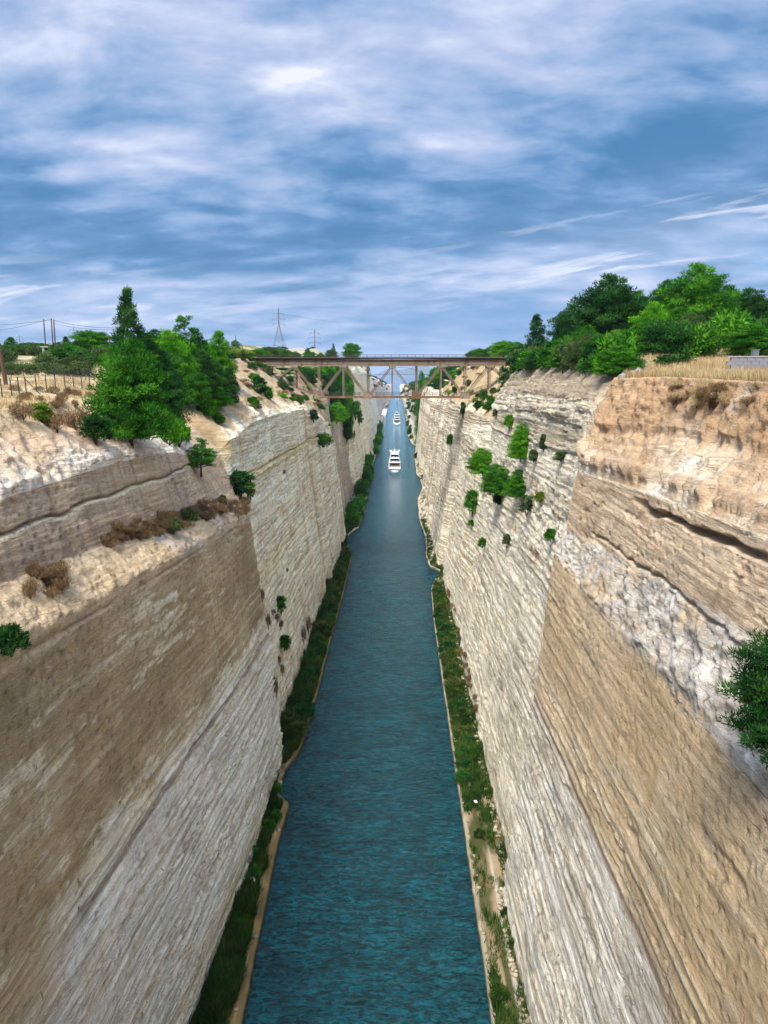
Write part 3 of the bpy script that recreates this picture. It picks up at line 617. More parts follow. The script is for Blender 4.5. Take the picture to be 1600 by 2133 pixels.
    c = mixc(c, (0.86, 0.82, 0.70), 0.5 * sm(0.78, 0.9, saw2) * tp2 * (S < 2.9) * bedw)  # pale highlight painted along the ledge lips
    c = np.where((~near & (Y < 700))[..., None], c * np.array((1.05, 1.005, 0.90), dtype=np.float32), c)
    if side < 0: c = np.minimum(c * np.where(c[..., 2:3] > 0.3, 1.10, 1.06), 0.92)  # left wall colour lifted to make up for the sunlight it lacks
    c = mixc(c, (0.12, 0.11, 0.07), 0.75 * (1 - sm(1.2, 2.2, z + 0.6 * mot)))      # foot coloured darker
    c = c * (1 - 0.35 * pits[..., None] * (1 - up[..., None]))                      # pits coloured darker
    c = c * (1 + 0.10 * fbm(Y / 0.5, z / 0.4, 66, 3)[..., None])
    edge_lock = np.ones_like(d); edge_lock[:, -1] = 0.0; edge_lock[:, -2] = 0.4; edge_lock[:, :2] = 0.6
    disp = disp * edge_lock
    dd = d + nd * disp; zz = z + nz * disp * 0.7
    X = side * dd
    nr = d.shape[1]
    verts = np.stack([X, Y, zz], -1).reshape(-1, 3)
    i = np.arange(ny - 1)[:, None] * nr; j = np.arange(nr - 1)[None, :]
    a = (i + j).ravel(); b = a + 1; e = a + nr; g = e + 1
    F = np.stack([a, e, g, b], 1) if side < 0 else np.stack([a, b, g, e], 1)
    nm = 'cliff_left' if side < 0 else 'cliff_right'
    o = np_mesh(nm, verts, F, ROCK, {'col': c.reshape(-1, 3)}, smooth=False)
    tag(o, 'steep brown over white layered rock wall along the left bank' if side < 0 else 'steep tan over cream layered rock wall along the right bank', 'cliff', kind='structure')
    # ---- plateau
    yk = np.unique(np.concatenate([np.arange(0, ny, 3), [ny - 1]])); yk = yk[(yk >= 0)]
    yy = ys; rd = d[:, -1]; rz = z[:, -1]
    offs = np.concatenate([[0], np.cumsum(0.45 * 1.085 ** np.arange(84))]); offs = offs[offs < 4500]
    Yg = np.broadcast_to(yy[:, None], (ny, len(offs))); Dg = rd[:, None] + offs[None, :]
    Zg = ground_z(side, Dg, Yg, rd[:, None], rz[:, None]); Zg[:, 0] = rz
    Zg = Zg + 0.12 * fbm(Yg / 1.2, Dg / 1.2, 81, 3) * sm(0.2, 1.5, offs)[None, :]
    shore = sm(3300, 3600, Yg); Zg = Zg * (1 - shore) + shore * (-1.5)
    g1 = fbm(Yg / 11, Dg / 9, 82, 4); g2 = fbm(Yg / 2.4, Dg / 2.0, 83, 4)
    gc = np.zeros(Dg.shape + (3,), dtype=np.float32) + np.array((0.50, 0.385, 0.215), dtype=np.float32)
    gc = mixc(gc, (0.36, 0.25, 0.15), 0.7 * sm(0.1, 0.5, g2)); gc = mixc(gc, (0.58, 0.50, 0.39), 0.6 * sm(0.2, 0.6, g1))
    grn = sm(118, 150, Yg) * 0.95 if side < 0 else sm(100, 130, Yg) * sm(8, 16, offs)[None, :]
    gc = mixc(gc, (0.055, 0.085, 0.03), 0.85 * grn * sm(-0.25, 0.15, g1 + 0.4 * g2))
    gc = mixc(gc, (0.36, 0.31, 0.25), 0.8 * band(Yg, 560, 45, 15) * band(Dg, 62, 16, 6) if side < 0 else np.zeros_like(Yg))
    m = len(offs); verts = np.stack([side * Dg, Yg, Zg], -1).reshape(-1, 3)
    i = np.arange(ny - 1)[:, None] * m; j = np.arange(m - 1)[None, :]
    sel = np.arange(0, ny, 2); 
    verts = verts.reshape(ny, m, 3)[sel].reshape(-1, 3); gcs = gc[sel].reshape(-1, 3); n2 = len(sel)
    i = np.arange(n2 - 1)[:, None] * m; a = (i + j).ravel(); b = a + 1; e = a + m; g = e + 1
    F = np.stack([a, e, g, b], 1) if side < 0 else np.stack([a, b, g, e], 1)
    o2 = np_mesh('ground_left' if side < 0 else 'ground_right', verts, F, GROUND, {'col': gcs}, smooth=True)
    tag(o2, 'dry grassy plateau above the left cliff' if side < 0 else 'dry grassy plateau above the right cliff', 'ground', kind='structure')
    return dict(ys=ys, d=dd, z=zz, rd=rd, rz=rz, S=np.array(seg), offs=offs, Zg=Zg)

G = {-1: build_side(-1), 1: build_side(1)}

def gz(x, y):
    """height of the plateau (or slope) under a point"""
    s = -1 if x < 0 else 1; g = G[s]; i = int(np.clip(np.searchsorted(g['ys'], y), 0, len(g['ys']) - 1)); d = abs(x)
    if d >= g['rd'][i]: return float(np.interp(d - g['rd'][i], g['offs'], g['Zg'][i]))
    return float(np.interp(d, np.maximum.accumulate(g['d'][i]), g['z'][i]))
def wall_x(side, y, z):
    g = G[side]; i = int(np.clip(np.searchsorted(g['ys'], y), 0, len(g['ys']) - 1))
    return side * float(np.interp(z, np.maximum.accumulate(g['z'][i]), g['d'][i]))
_Rm = Euler((math.pi / 2 - PITCH, 0, YAW)).to_matrix()
def ray(u, v): return _Rm @ Vector(((u - 800) / FPX, (1066.5 - v) / FPX, -1.0))
def at_y(u, v, y):
    r = ray(u, v); t = y / r.y; return Vector((CAM[0] + r.x * t, y, CAM[2] + r.z * t))

# ------------------------------------------------------------------ water, banks, far shore
def water_mat():
    m = bpy.data.materials.new('water'); m.use_nodes = True; T = NT(m.node_tree); b = T.n['Principled BSDF']
    tc = T.new('ShaderNodeTexCoord'); P = tc.outputs['Object']
    n = T.noise(T.vm('MULTIPLY', P, (0.7, 1.0, 1)), 0.08, 4, 0.6)
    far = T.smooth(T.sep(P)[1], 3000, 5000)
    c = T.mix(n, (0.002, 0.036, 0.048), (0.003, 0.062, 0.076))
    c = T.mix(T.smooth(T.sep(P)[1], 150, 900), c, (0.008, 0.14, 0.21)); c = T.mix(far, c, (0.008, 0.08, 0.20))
    rip = T.noise(T.vm('MULTIPLY', P, (0.8, 1.7, 1)), 1.1, 4, 0.62, 1.0)
    rip2 = T.noise(T.vm('MULTIPLY', P, (0.5, 0.9, 1)), 0.35, 4, 0.6, 0.8)
    c = T.vm('SCALE', c, T.m('MULTIPLY', T.smooth(rip, 0.36, 0.66, 0.40, 1.45), T.smooth(rip2, 0.35, 0.65, 0.75, 1.25)))  # light and dark of the ripples put into the water colour
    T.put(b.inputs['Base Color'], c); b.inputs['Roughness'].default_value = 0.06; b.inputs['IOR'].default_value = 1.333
    b.inputs['Specular IOR Level'].default_value = 0.38
    w1 = T.noise(T.vm('MULTIPLY', P, (0.75, 1.5, 1)), 0.55, 5, 0.6, 0.8)
    w2 = T.noise(T.vm('MULTIPLY', P, (1.2, 2.0, 1)), 2.4, 4, 0.6, 0.4)
    h = T.m('ADD', w1, T.m('MULTIPLY', w2, 0.28))
    bn = T.new('ShaderNodeBump'); bn.inputs['Distance'].default_value = 0.9; bn.inputs['Strength'].default_value = 1.0
    T.put(bn.inputs['Height'], h); T.l.new(bn.outputs[0], b.inputs['Normal'])
    return m
WATER = water_mat()
wy = np.array([-200, 0, 60, 130, 300, 700, 1500, 3600, 6000, 15000, 40000.0]); wx = np.array([-30000, -3000, -300, -30, 30, 300, 3000, 30000.0])
gx_, gy_ = np.meshgrid(wx, wy); vv = np.stack([gx_, gy_, np.zeros_like(gx_)], -1).reshape(-1, 3)
nx_ = len(wx); fi = [(i * nx_ + j, i * nx_ + j + 1, (i + 1) * nx_ + j + 1, (i + 1) * nx_ + j) for i in range(len(wy) - 1) for j in range(nx_ - 1)]
tag(np_mesh('water', vv, np.array(fi), WATER), 'deep teal rippled water filling the straight canal', 'water', kind='structure')

def build_bank(side):
    E = EDGE_L if side < 0 else EDGE_R
    ys = np.array([y for y in ysamples() if y > 20])[::1]; e = ip(ys, E, lambda t: t[1]); T_ = SL if side < 0 else SR
    foot = ip(ys, T_, lambda t: t[1]) + 1.6
    rocky = sm(222, 232, ys) if side > 0 else np.maximum(sm(262, 300, ys), band(ys, 112, 5, 2))
    n = 20; rows = []; cols = []
    prof = [(0.0, -2.0), (0.0, 0.6), (0.02, 1.15), (0.30, 1.22)]
    zz = np.linspace(0, 1, n)
    V = []; C = []
    for k in range(n + 4):
        if k < 3: dx = np.full(ys.shape, [0, 0, 0.06][k]); z = np.full(ys.shape, [-2.0, 0.35, 1.12][k]); t = 0
        elif k == 3: dx = np.full(ys.shape, 0.45); z = np.full(ys.shape, 1.16); t = 0
        else:
            t = (k - 3) / n; dx = 0.45 + (foot - e - 0.45) * t; z = 1.08 + 0.9 * t ** 2 + 0.28 * fbm(ys / 1.5, dx * 1.3 + 0 * ys, 91 + side, 4)
        dx = np.maximum(dx, 0); lump = 0.45 * fbm(ys / 2.6, dx + k * 0.13, 95 + side, 4, 0.6)
        d = e + dx - rocky * lump * (1.2 if k < 6 else 0.4) - (0.10 * fbm(ys / 2, ys * 0 + k * .2, 93, 3) if k in (1, 2, 3) else 0)
        d = d + (0.09 * fbm(ys / 1.6, ys * 0, 94 + side, 4) if k < 5 else 0)
        z = z + rocky * (0.5 * fbm(ys / 2.2, dx + 3, 97, 4) + 0.3 * (t if k > 3 else 0) * 3)
        V.append(np.stack([side * d, ys, z], -1))
        g = fbm(ys / 2.5, dx * 1.2, 98 + side, 4); g2 = fbm(ys / 7, dx * 0.8, 99 + side, 3)
        c = np.zeros(ys.shape + (3,)) + np.array((0.27, 0.185, 0.07) if side < 0 else (0.30, 0.22, 0.13))
        if k <= 3: c = np.zeros_like(c) + ((np.array((0.19, 0.135, 0.055)) if side < 0 else np.array((0.31, 0.27, 0.18))) * (0.75 + 0.5 * vn(ys / 1.3, ys * 0, 88))[:, None])
        elif side < 0:
            c = mixc(c, (0.17, 0.11, 0.05), band(dx, 1.15, 0.25, 0.2) * 0.8); c = mixc(c, (0.05, 0.05, 0.02), sm(1.2, 1.7, dx + 0.4 * g)); c = mixc(c, (0.42, 0.32, 0.15), 0.6 * sm(0.1, 0.5, g))
        else:
            c = mixc(c, (0.07, 0.07, 0.025), sm(-0.2, 0.3, g2 + 0.2)); c = mixc(c, (0.24, 0.16, 0.09), 0.7 * sm(0.1, 0.5, g)); c = mixc(c, (0.45, 0.42, 0.36), band(dx, 2.9, 0.16, 0.1) * sm(100, 85, ys))
        c = mixc(c, (0.46, 0.40, 0.30), rocky * sm(-0.3, 0.3, g)); c = mixc(c, (0.06, 0.05, 0.035), 0.9 * rocky * (1 - sm(0.2, 1.0, z)))
        if k <= 1: c = mixc(c, (0.05, 0.045, 0.03), 0.85)
        C.append(c)
    V = np.stack(V, 1); C = np.stack(C, 1); ny, nr = V.shape[:2]
    i = np.arange(ny - 1)[:, None] * nr; j = np.arange(nr - 1)[None, :]; a = (i + j).ravel(); b = a + 1; e_ = a + nr; g = e_ + 1
    F = np.stack([a, e_, g, b], 1) if side < 0 else np.stack([a, b, g, e_], 1)
    o = np_mesh('towpath_left' if side < 0 else 'towpath_right', V.reshape(-1, 3), F, GROUND, {'col': C.reshape(-1, 3)}, smooth=False)
    tag(o, 'narrow ochre earth towpath with stone edge at the foot of the left cliff' if side < 0 else 'narrow grassy towpath with pale kerb at the foot of the right cliff', 'path', kind='structure')
build_bank(-1); build_bank(1)

# distant mountains across the gulf
def mountains():
    xs = np.linspace(-9000, 12000, 260); rows = []; base_y = 17000
    prof = np.interp(xs, [-9000, -1500, -450, -250, 100, 500, 700, 850, 1000, 1250, 1500, 3000, 6000, 12000], [60, 30, 20, 90, 120, 200, 250, 150, 160, 260, 240, 420, 300, 200]) 
    V = []; C = []
    for k in range(14):
        t = k / 13.0; h = prof * math.sin(t * math.pi / 2) ** 1.2 if k < 13 else prof
        z = h * (1 + 0.16 * fbm(xs / 420, xs * 0 + k * 0.5, 111, 4)) - 5 * (1 - t)
        V.append(np.stack([xs, np.full_like(xs, base_y + 2600 * t) + 300 * fbm(xs / 800, xs * 0 + k, 112, 3), z], -1))
        C.append(np.zeros(xs.shape + (3,)) + np.array((0.07, 0.10, 0.09)))
    V = np.stack(V, 0); C = np.stack(C, 0); nr, nc = V.shape[:2]
    i = np.arange(nr - 1)[:, None] * nc; j = np.arange(nc - 1)[None, :]; a = (i + j).ravel()
    o = np_mesh('hills', V.reshape(-1, 3), np.stack([a, a + 1, a + nc + 1, a + nc], 1), GROUND, {'col': C.reshape(-1, 3)}, smooth=True)
    tag(o, 'blue mountains on the far shore of the gulf', 'hills', kind='structure')
mountains()

# ------------------------------------------------------------------ placing things on the built surfaces
bpy.context.view_layer.update()
_SURF = [bpy.data.objects[n] for n in ('cliff_left', 'cliff_right', 'ground_left', 'ground_right')]
def hit(u, v):
    """where a sight line through the photograph meets the rock or the plateau"""
    o = Vector(CAM); d = ray(u, v).normalized(); best = None
    for s in _SURF:
        ok, loc, nrm, _ = s.ray_cast(o, d, distance=4000)
        if ok and (best is None or (loc - o).length < best[1]): best = (loc, (loc - o).length, nrm)
    return best

# ------------------------------------------------------------------ vegetation
def leaves(centers, radii, n_per, ll, lw, flat=0.7, up=0.5, seed=0, droop=0.0, axis=None):
    g = np.random.default_rng(seed); centers = np.array(centers, dtype=np.float32); K = len(centers)
    radii = np.broadcast_to(np.array(radii, dtype=np.float32), (K,))
    idx = np.repeat(np.arange(K), n_per); N = len(idx)
    u = g.normal(size=(N, 3)); u /= np.linalg.norm(u, axis=1)[:, None]
    r = g.random(N) ** 0.45
    p = centers[idx] + u * (r * radii[idx])[:, None] * np.array([1, 1, flat])
    d = u + np.array([0, 0, up]) + g.normal(size=(N, 3)) * 0.45; d[:, 2] -= droop
    d /= np.linalg.norm(d, axis=1)[:, None]
    w = np.cross(d, g.normal(size=(N, 3))); w /= (np.linalg.norm(w, axis=1)[:, None] + 1e-6)
    L = ll * (0.6 + 0.8 * g.random(N))[:, None]; Wd = lw * (0.6 + 0.8 * g.random(N))[:, None]
    V = np.stack([p - w * Wd, p + w * Wd, p + d * L], 1).reshape(-1, 3)
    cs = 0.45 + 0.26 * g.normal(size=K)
    sh = np.clip(cs[idx] + 0.10 * g.normal(size=N) + 0.16 * (d[:, 2]), 0, 1)  # upward tips and clump contrast put highlights and shade into the colour
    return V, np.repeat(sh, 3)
def leaf_mesh(name, V, sh): return np_mesh(name, V, np.arange(len(V)).reshape(-1, 3), LEAF['mid'], {'shade': sh}, link=False)

PROTO = {}
def proto_pine(key, seed, top_r, profile, levels, per, clump=0.85, n=70, H=10.0, base=0.12, ll=0.36, lw=0.055, gap=0.0):
    r = random.Random(seed); C, Rr = [], []; tr = MB()
    lean = (r.uniform(-.03, .03), r.uniform(-.03, .03))
    pts = [(lean[0] * H * t * t, lean[1] * H * t * t, H * t * 0.97) for t in (0, .15, .35, .55, .75, .95)]
    tr.tube(pts, [0.24, 0.2, 0.16, 0.12, 0.07, 0.02], 7)
    for i in range(levels):
        t = base + (1 - base) * (i / (levels - 1)); rad = top_r * profile(t)
        k = max(2, int(per * (0.35 + profile(t))))
        a0 = r.uniform(0, 6.28)
        for j in range(k):
            if r.random() < gap: continue
            a = a0 + 6.283 * j / k + r.uniform(-.35, .35); L = rad * r.uniform(0.65, 1.18); zt = H * t
            z1 = zt + L * r.uniform(0.0, 0.35); cx, cy = lean[0] * H * t * t, lean[1] * H * t * t
            tr.tube([(cx, cy, zt - 0.3), (cx + math.cos(a) * L * .55, cy + math.sin(a) * L * .55, zt + (z1 - zt) * .4), (cx + math.cos(a) * L, cy + math.sin(a) * L, z1)], [0.06, 0.04, 0.012], 4, cap=False)
            m = max(1, int(L / 0.85))
            for q in range(m):
                f = 1 - q / (m + 0.6); f2 = f + r.uniform(-.06, .06)
                C.append((cx + math.cos(a + r.uniform(-.12, .12)) * L * f2, cy + math.sin(a + r.uniform(-.12, .12)) * L * f2, zt + (z1 - zt) * f + r.uniform(-.1, .3)))
                Rr.append(clump * r.uniform(0.6, 1.15) * (0.6 + 0.4 * min(1, L / 2)))
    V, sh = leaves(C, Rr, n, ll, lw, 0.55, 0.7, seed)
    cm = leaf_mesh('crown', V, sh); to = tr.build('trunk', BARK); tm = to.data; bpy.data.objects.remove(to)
    PROTO[key] = (cm, tm, H, top_r)
cone = lambda t: (1 - t) ** 0.8 * 0.95 + 0.08
dome = lambda t: math.sqrt(max(0.02, 1 - (max(0, t - 0.42) / 0.58) ** 2)) * (0.55 + 0.45 * min(1, t / 0.35))
egg = lambda t: max(0.10, math.sin(math.pi * (0.12 + 0.88 * t) ** 0.8) ** 0.7)
bush = lambda t: math.sqrt(max(0.03, 1 - t ** 2.2))
open_ = lambda t: 0.25 + 0.75 * max(0.05, math.sin(math.pi * min(1, (t * 0.95 + 0.1))) ) ** 1.1
proto_pine('tall_a', 1, 2.7, cone, 15, 8, n=108, gap=0.08); proto_pine('tall_b', 2, 2.5, open_, 13, 6, n=105, base=0.3, gap=0.22, clump=0.8)
proto_pine('full_a', 3, 3.9, egg, 12, 10, n=101, clump=1.0); proto_pine('full_b', 4, 3.7, bush, 12, 10, n=98, clump=1.0)
proto_pine('dome_a', 5, 4.4, dome, 11, 10, n=105, base=0.25, clump=1.0); proto_pine('slim', 6, 1.8, egg, 14, 6, n=105, clump=0.75, base=0.05)
def proto_shrub(key, seed, n_c, n, H=2.0, rx=1.0, flat=0.8, ll=0.26, lw=0.05, up=0.4, droop=0.0, stems=7, open_=0.0):
    r = random.Random(seed); C, Rr = [], []; tr = MB()
    for i in range(n_c):
        a = r.uniform(0, 6.28); e = r.uniform(0.05, 1) ; z = H * (0.12 + 0.78 * e); rr = rx * math.sqrt(max(0.05, 1 - (abs(e - 0.4) / 0.65) ** 2)) * r.uniform(0.35, 1.0)
        C.append((math.cos(a) * rr, math.sin(a) * rr, z)); Rr.append(0.36 * rx * r.uniform(0.6, 1.2))
    for i in range(stems):
        c = r.choice(C); tr.tube([(0, 0, -0.3), (c[0] * .4, c[1] * .4, c[2] * .55), c], [0.05, 0.03, 0.01], 4, cap=False)
    V, sh = leaves(C, Rr, n, ll, lw, flat, up, seed, droop)
    cm = leaf_mesh('foliage', V, sh); to = tr.build('stem', BARK); tm = to.data; bpy.data.objects.remove(to)
    PROTO[key] = (cm, tm, H, rx)
proto_shrub('shrub_a', 21, 46, 62); proto_shrub('shrub_b', 22, 38, 56, rx=1.25, H=1.8); proto_shrub('shrub_c', 23, 30, 50, rx=0.75, H=2.4)
proto_shrub('hang', 24, 46, 55, H=2.6, rx=0.8, droop=0.9, up=0.0); proto_shrub('scrub', 25, 40, 30, rx=1.2, H=1.3, ll=0.34, lw=0.022, up=0.9); proto_shrub('olive', 26, 46, 60, H=2.4, rx=1.3, ll=0.2, lw=0.045)

def plant(key, loc, h, w, mat, name, label, cat='tree', group=None, rz=None, tilt=None):
    cm, tm, H, rad = PROTO[key]
    root = empty(name, loc, R.uniform(0, 6.28) if rz is None else rz)
    root.scale = (w / (2 * rad), w / (2 * rad), h / H)
    if tilt: root.rotation_euler = (tilt[0], tilt[1], 0)
    is_tree = cm.name.startswith('crown')
    c = bpy.data.objects.new('crown' if is_tree else 'foliage', cm); COL.objects.link(c); c.parent = root
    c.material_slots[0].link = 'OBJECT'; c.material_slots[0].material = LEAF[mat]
    t = bpy.data.objects.new('trunk' if is_tree else 'stem', tm); COL.objects.link(t); t.parent = root
    tag(root, label, cat, group); return root

def tree(u, vt, y, wpx, key, mat, label, name='pine_tree', cat='tree', group=None, sink=0.15):
    p = at_y(u, vt, y); zb = gz(p.x, y) - sink; h = max(1.0, p.z - zb); w = wpx / FPX * y
    return plant(key, (p.x, y, zb), h, w, mat, name, label, cat, group)

# left plateau cluster
tree(262, 613, 100, 86, 'tall_a', 'dark', 'tall pine with open layered top rising above the left clump')
tree(262, 722, 82, 150, 'full_b', 'mid', 'large low pine at the left rim with foliage down to the rock')
tree(300, 700, 106, 112, 'full_a', 'dark', 'dark broad pine right behind the large low rim pine')
tree(348, 694, 124, 96, 'full_a', 'bright', 'bright green pine between the dark broad pine and the airy pine')
tree(388, 667, 132, 74, 'tall_b', 'mid', 'airy pine with thin grey green crown right of the bright pine')
tree(335, 762, 104, 90, 'full_b', 'dark', 'bushy green pine at the rim in front of the bright pine')
tree(382, 742, 122, 84, 'full_b', 'mid', 'round green pine at the rim below the airy pine')
tree(420, 735, 130, 76, 'full_a', 'dark', 'dark pine at the right end of the left rim clump')
tree(452, 694, 150, 66, 'tall_a', 'bright', 'light green pointed pine near the left bridge head')
tree(425, 712, 160, 60, 'full_a', 'mid', 'mid green pine left of the light green pointed pine')
tree(322, 690, 150, 70, 'full_a', 'dark', 'dark pine top showing behind the left rim clump')
tree(190, 692, 190, 84, 'dome_a', 'mid', 'round umbrella shaped pine standing alone behind the wire fence')
tree(138, 703, 205, 30, 'tall_a', 'dark', 'small pointed dark pine left of the round umbrella pine')
tree(122, 714, 214, 34, 'full_a', 'dark', 'small dark pine right behind the wooden poles')
tree(20, 704, 235, 40, 'tall_a', 'mid', 'pointed pine at the left edge of the plateau skyline')
tree(62, 715, 222, 72, 'dome_a', 'olive', 'wide olive green tree left of the twin wooden poles', 'olive_tree')
tree(38, 724, 215, 46, 'full_b', 'olive', 'low rounded tree between the pointed edge pine and wide olive tree', 'olive_tree')
tree(85, 728, 190, 40, 'olive', 'olive', 'grey green bush just left of the small concrete hut', 'bush', 'bush')
tree(118, 732, 192, 34, 'olive', 'olive', 'grey green bush just right of the small concrete hut', 'bush', 'bush')
tree(163, 733, 165, 26, 'shrub_c', 'yellow', 'small yellow green bush below the round umbrella pine', 'bush', 'bush')
tree(190, 745, 160, 70, 'shrub_b', 'dark', 'dark wide shrub below the round umbrella pine', 'shrub', 'shrub')
tree(166, 753, 122, 56, 'olive', 'olive', 'tangled olive green tree right at the fence end', 'olive_tree')
tree(15, 735, 180, 40, 'shrub_b', 'olive', 'rounded scrub below the pointed edge pine', 'bush', 'bush')
for i, u in enumerate(range(8, 152, 19)):
    tree(u + R.uniform(-4, 4), 757 + R.uniform(-4, 5), 124 + R.uniform(-4, 6), 34 + R.uniform(-4, 8), R.choice(['olive', 'shrub_b']), 'olive', 'grey green olive bush in the row behind the wire fence', 'olive_bush', 'bush', 'olive bushes behind the fence')
tree(476, 768, 138, 34, 'slim', 'dark', 'narrow dark bush on the rim left of the stone retaining wall', 'bush', 'bush')
tree(442, 742, 152, 46, 'olive', 'olive', 'grey olive shrub behind the rim left of the bridge head', 'bush', 'bush')
tree(500, 728, 216, 58, 'olive', 'yellow', 'olive yellow tree beside the left end of the bridge deck', 'olive_tree')
tree(345, 858, 96, 48, 'shrub_a', 'bright', 'bright bush hanging over the rim under the left clump', 'bush', 'bush')
# right plateau
tree(1120, 660, 168, 54, 'tall_a', 'dark', 'tall pointed dark pine right of the bridge end')
tree(1064, 735, 178, 40, 'slim', 'dark', 'narrow dark pine standing in front of the right bridge end')
tree(1150, 716, 160, 44, 'full_a', 'mid', 'mid green pine right of the tall pointed dark pine')
tree(1140, 738, 150, 36, 'full_b', 'bright', 'small bright pine at the rim right of the pointed pine')
tree(1100, 735, 185, 40, 'full_a', 'mid', 'rounded green pine between the narrow pine and pointed pine')
tree(1192, 640, 158, 84, 'full_a', 'dark', 'dark green pine left of the huge blackish pine')
tree(1272, 580, 142, 150, 'full_a', 'dark', 'huge blackish green pine with dense rounded crown')
tree(1218, 684, 118, 66, 'full_b', 'mid', 'rounded mid green bush pine in front of the huge dark pine', group=None)
tree(1292, 692, 116, 76, 'full_b', 'yellow', 'yellow green young pine in front of the huge dark pine')
tree(1330, 612, 176, 80, 'full_a', 'mid', 'green pine showing between the huge dark pine and tallest pine')
tree(1362, 634, 118, 84, 'full_a', 'bright', 'bright green pine in the middle of the right grove')
tree(1392, 590, 160, 96, 'full_a', 'dark', 'dark green pine with uneven top left of the tallest pine')
tree(1455, 558, 138, 150, 'full_a', 'mid', 'tallest spreading green pine of the right grove')
tree(1500, 580, 150, 90, 'tall_b', 'mid', 'sparse topped pine just right of the tallest pine')
tree(1425, 648, 122, 90, 'full_b', 'mid', 'broad green pine below the tallest pine')
tree(1485, 668, 118, 90, 'full_b', 'mid', 'layered green pine below the sparse topped pine')
tree(1562, 606, 152, 110, 'full_a', 'dark', 'dark spreading pine near the right edge of the grove')
tree(1625, 618, 146, 110, 'full_a', 'dark', 'dark pine cut by the right edge of the picture')
tree(1592, 668, 112, 70, 'full_b', 'dark', 'blackish bushy pine above the grey blockwork wall')
tree(1535, 695, 112, 60, 'olive', 'olive', 'pale olive bush left of the blackish bushy pine', 'bush', 'bush')
tree(1350, 700, 106, 60, 'olive', 'olive', 'brownish olive bush at the foot of the bright grove pine', 'bush', 'bush')
tree(1405, 738, 89, 78, 'shrub_b', 'dark', 'low dark spreading shrub on the grassy knoll', 'shrub', 'shrub')
for u, vt, y, w, k, m, l in [(1178, 712, 126, 46, 'shrub_a', 'dark', 'dark shrub at the left end of the rim hedge'), (1205, 716, 120, 52, 'shrub_b', 'olive', 'greyish shrub next to the left end of the rim hedge'),
        (1240, 712, 112, 60, 'shrub_b', 'dark', 'broad dark shrub in the middle of the rim hedge'), (1275, 722, 106, 56, 'hang', 'dark', 'dark shrub drooping over the cliff edge'),
        (1305, 718, 102, 56, 'shrub_b', 'dark', 'dark shrub right of the drooping rim shrub'), (1322, 735, 97, 40, 'shrub_a', 'olive', 'olive shrub at the right end of the rim hedge')]:
    tree(u, vt, y, w, k, m, l, 'shrub', 'shrub')
for i, (u, vt, y, w) in enumerate([(1000, 728, 300, 40), (1025, 722, 290, 40), (1050, 712, 280, 52), (1078, 714, 262, 46), (985, 733, 330, 30), (1030, 738, 262, 30)]):
    tree(u, vt, y, w, 'full_a' if i % 2 else 'dome_a', ['mid', 'dark', 'bright'][i % 3], 'green pine on the far side of the bridge above the right bank', group='pines behind the bridge on the right')
for i, (u, vt, y, w) in enumerate([(905, 768, 520, 26), (920, 760, 500, 30), (935, 765, 470, 34), (950, 772, 430, 34), (965, 764, 400, 40), (915, 790, 470, 30), (935, 800, 420, 34), (895, 790, 560, 26), (900, 800, 520, 28), (880, 786, 640, 26), (955, 795, 395, 30)]):
    tree(u, vt, y, w, ['full_b', 'full_a', 'dome_a'][i % 3], ['mid', 'bright', 'dark'][i % 3], 'green tree on the right slope seen through the bridge truss', group='trees seen through the truss on the right')
for i, (u, vt, y, w) in enumerate([(560, 768, 262, 36), (582, 770, 272, 40), (600, 766, 290, 40), (592, 790, 262, 34), (625, 764, 310, 40), (640, 772, 300, 34), (660, 766, 345, 36), (680, 764, 360, 40), (700, 768, 372, 40), (690, 785, 352, 34), (712, 756, 395, 36), (724, 775, 398, 26), (606, 790, 268, 26)]):
    tree(u, vt, y, w, ['full_b', 'full_a', 'dome_a'][i % 3], ['mid', 'dark', 'bright', 'mid'][i % 4], 'green tree on the left slope seen through the bridge truss', group='trees seen through the truss on the left')
for i, (u, vt, y, w) in enumerate([(540, 727, 290, 46), (562, 724, 320, 44), (585, 727, 340, 40), (525, 730, 262, 40), (600, 730, 380, 30), (645, 733, 420, 28), (668, 736, 380, 24), (690, 730, 440, 26), (615, 733, 430, 26)]):
    tree(u, vt, y, w, 'dome_a' if i % 2 else 'full_a', ['mid', 'olive', 'mid'][i % 3], 'rounded tree on the left plateau beyond the bridge deck', group='trees beyond the left part of the bridge deck')
tree(733, 717, 520, 36, 'dome_a', 'mid', 'wind bent umbrella pine on the pale rock hump beyond the bridge')
tree(695, 717, 540, 9, 'slim', 'dark', 'tiny dark cypress on the pale rock hump beyond the bridge', 'cypress_tree')
for i in range(46):
    u = R.uniform(575, 690); y = R.uniform(690, 760); x = at_y(u, 725, y).x
    plant(R.choice(['dome_a', 'full_a']), (x, y, gz(x, y) - 0.5), R.uniform(5, 8), R.uniform(6, 10), 'dark', 'pine_tree', 'dark pine in the wood on the far ridge below the pylons', 'tree', 'dark pines on the far ridge')
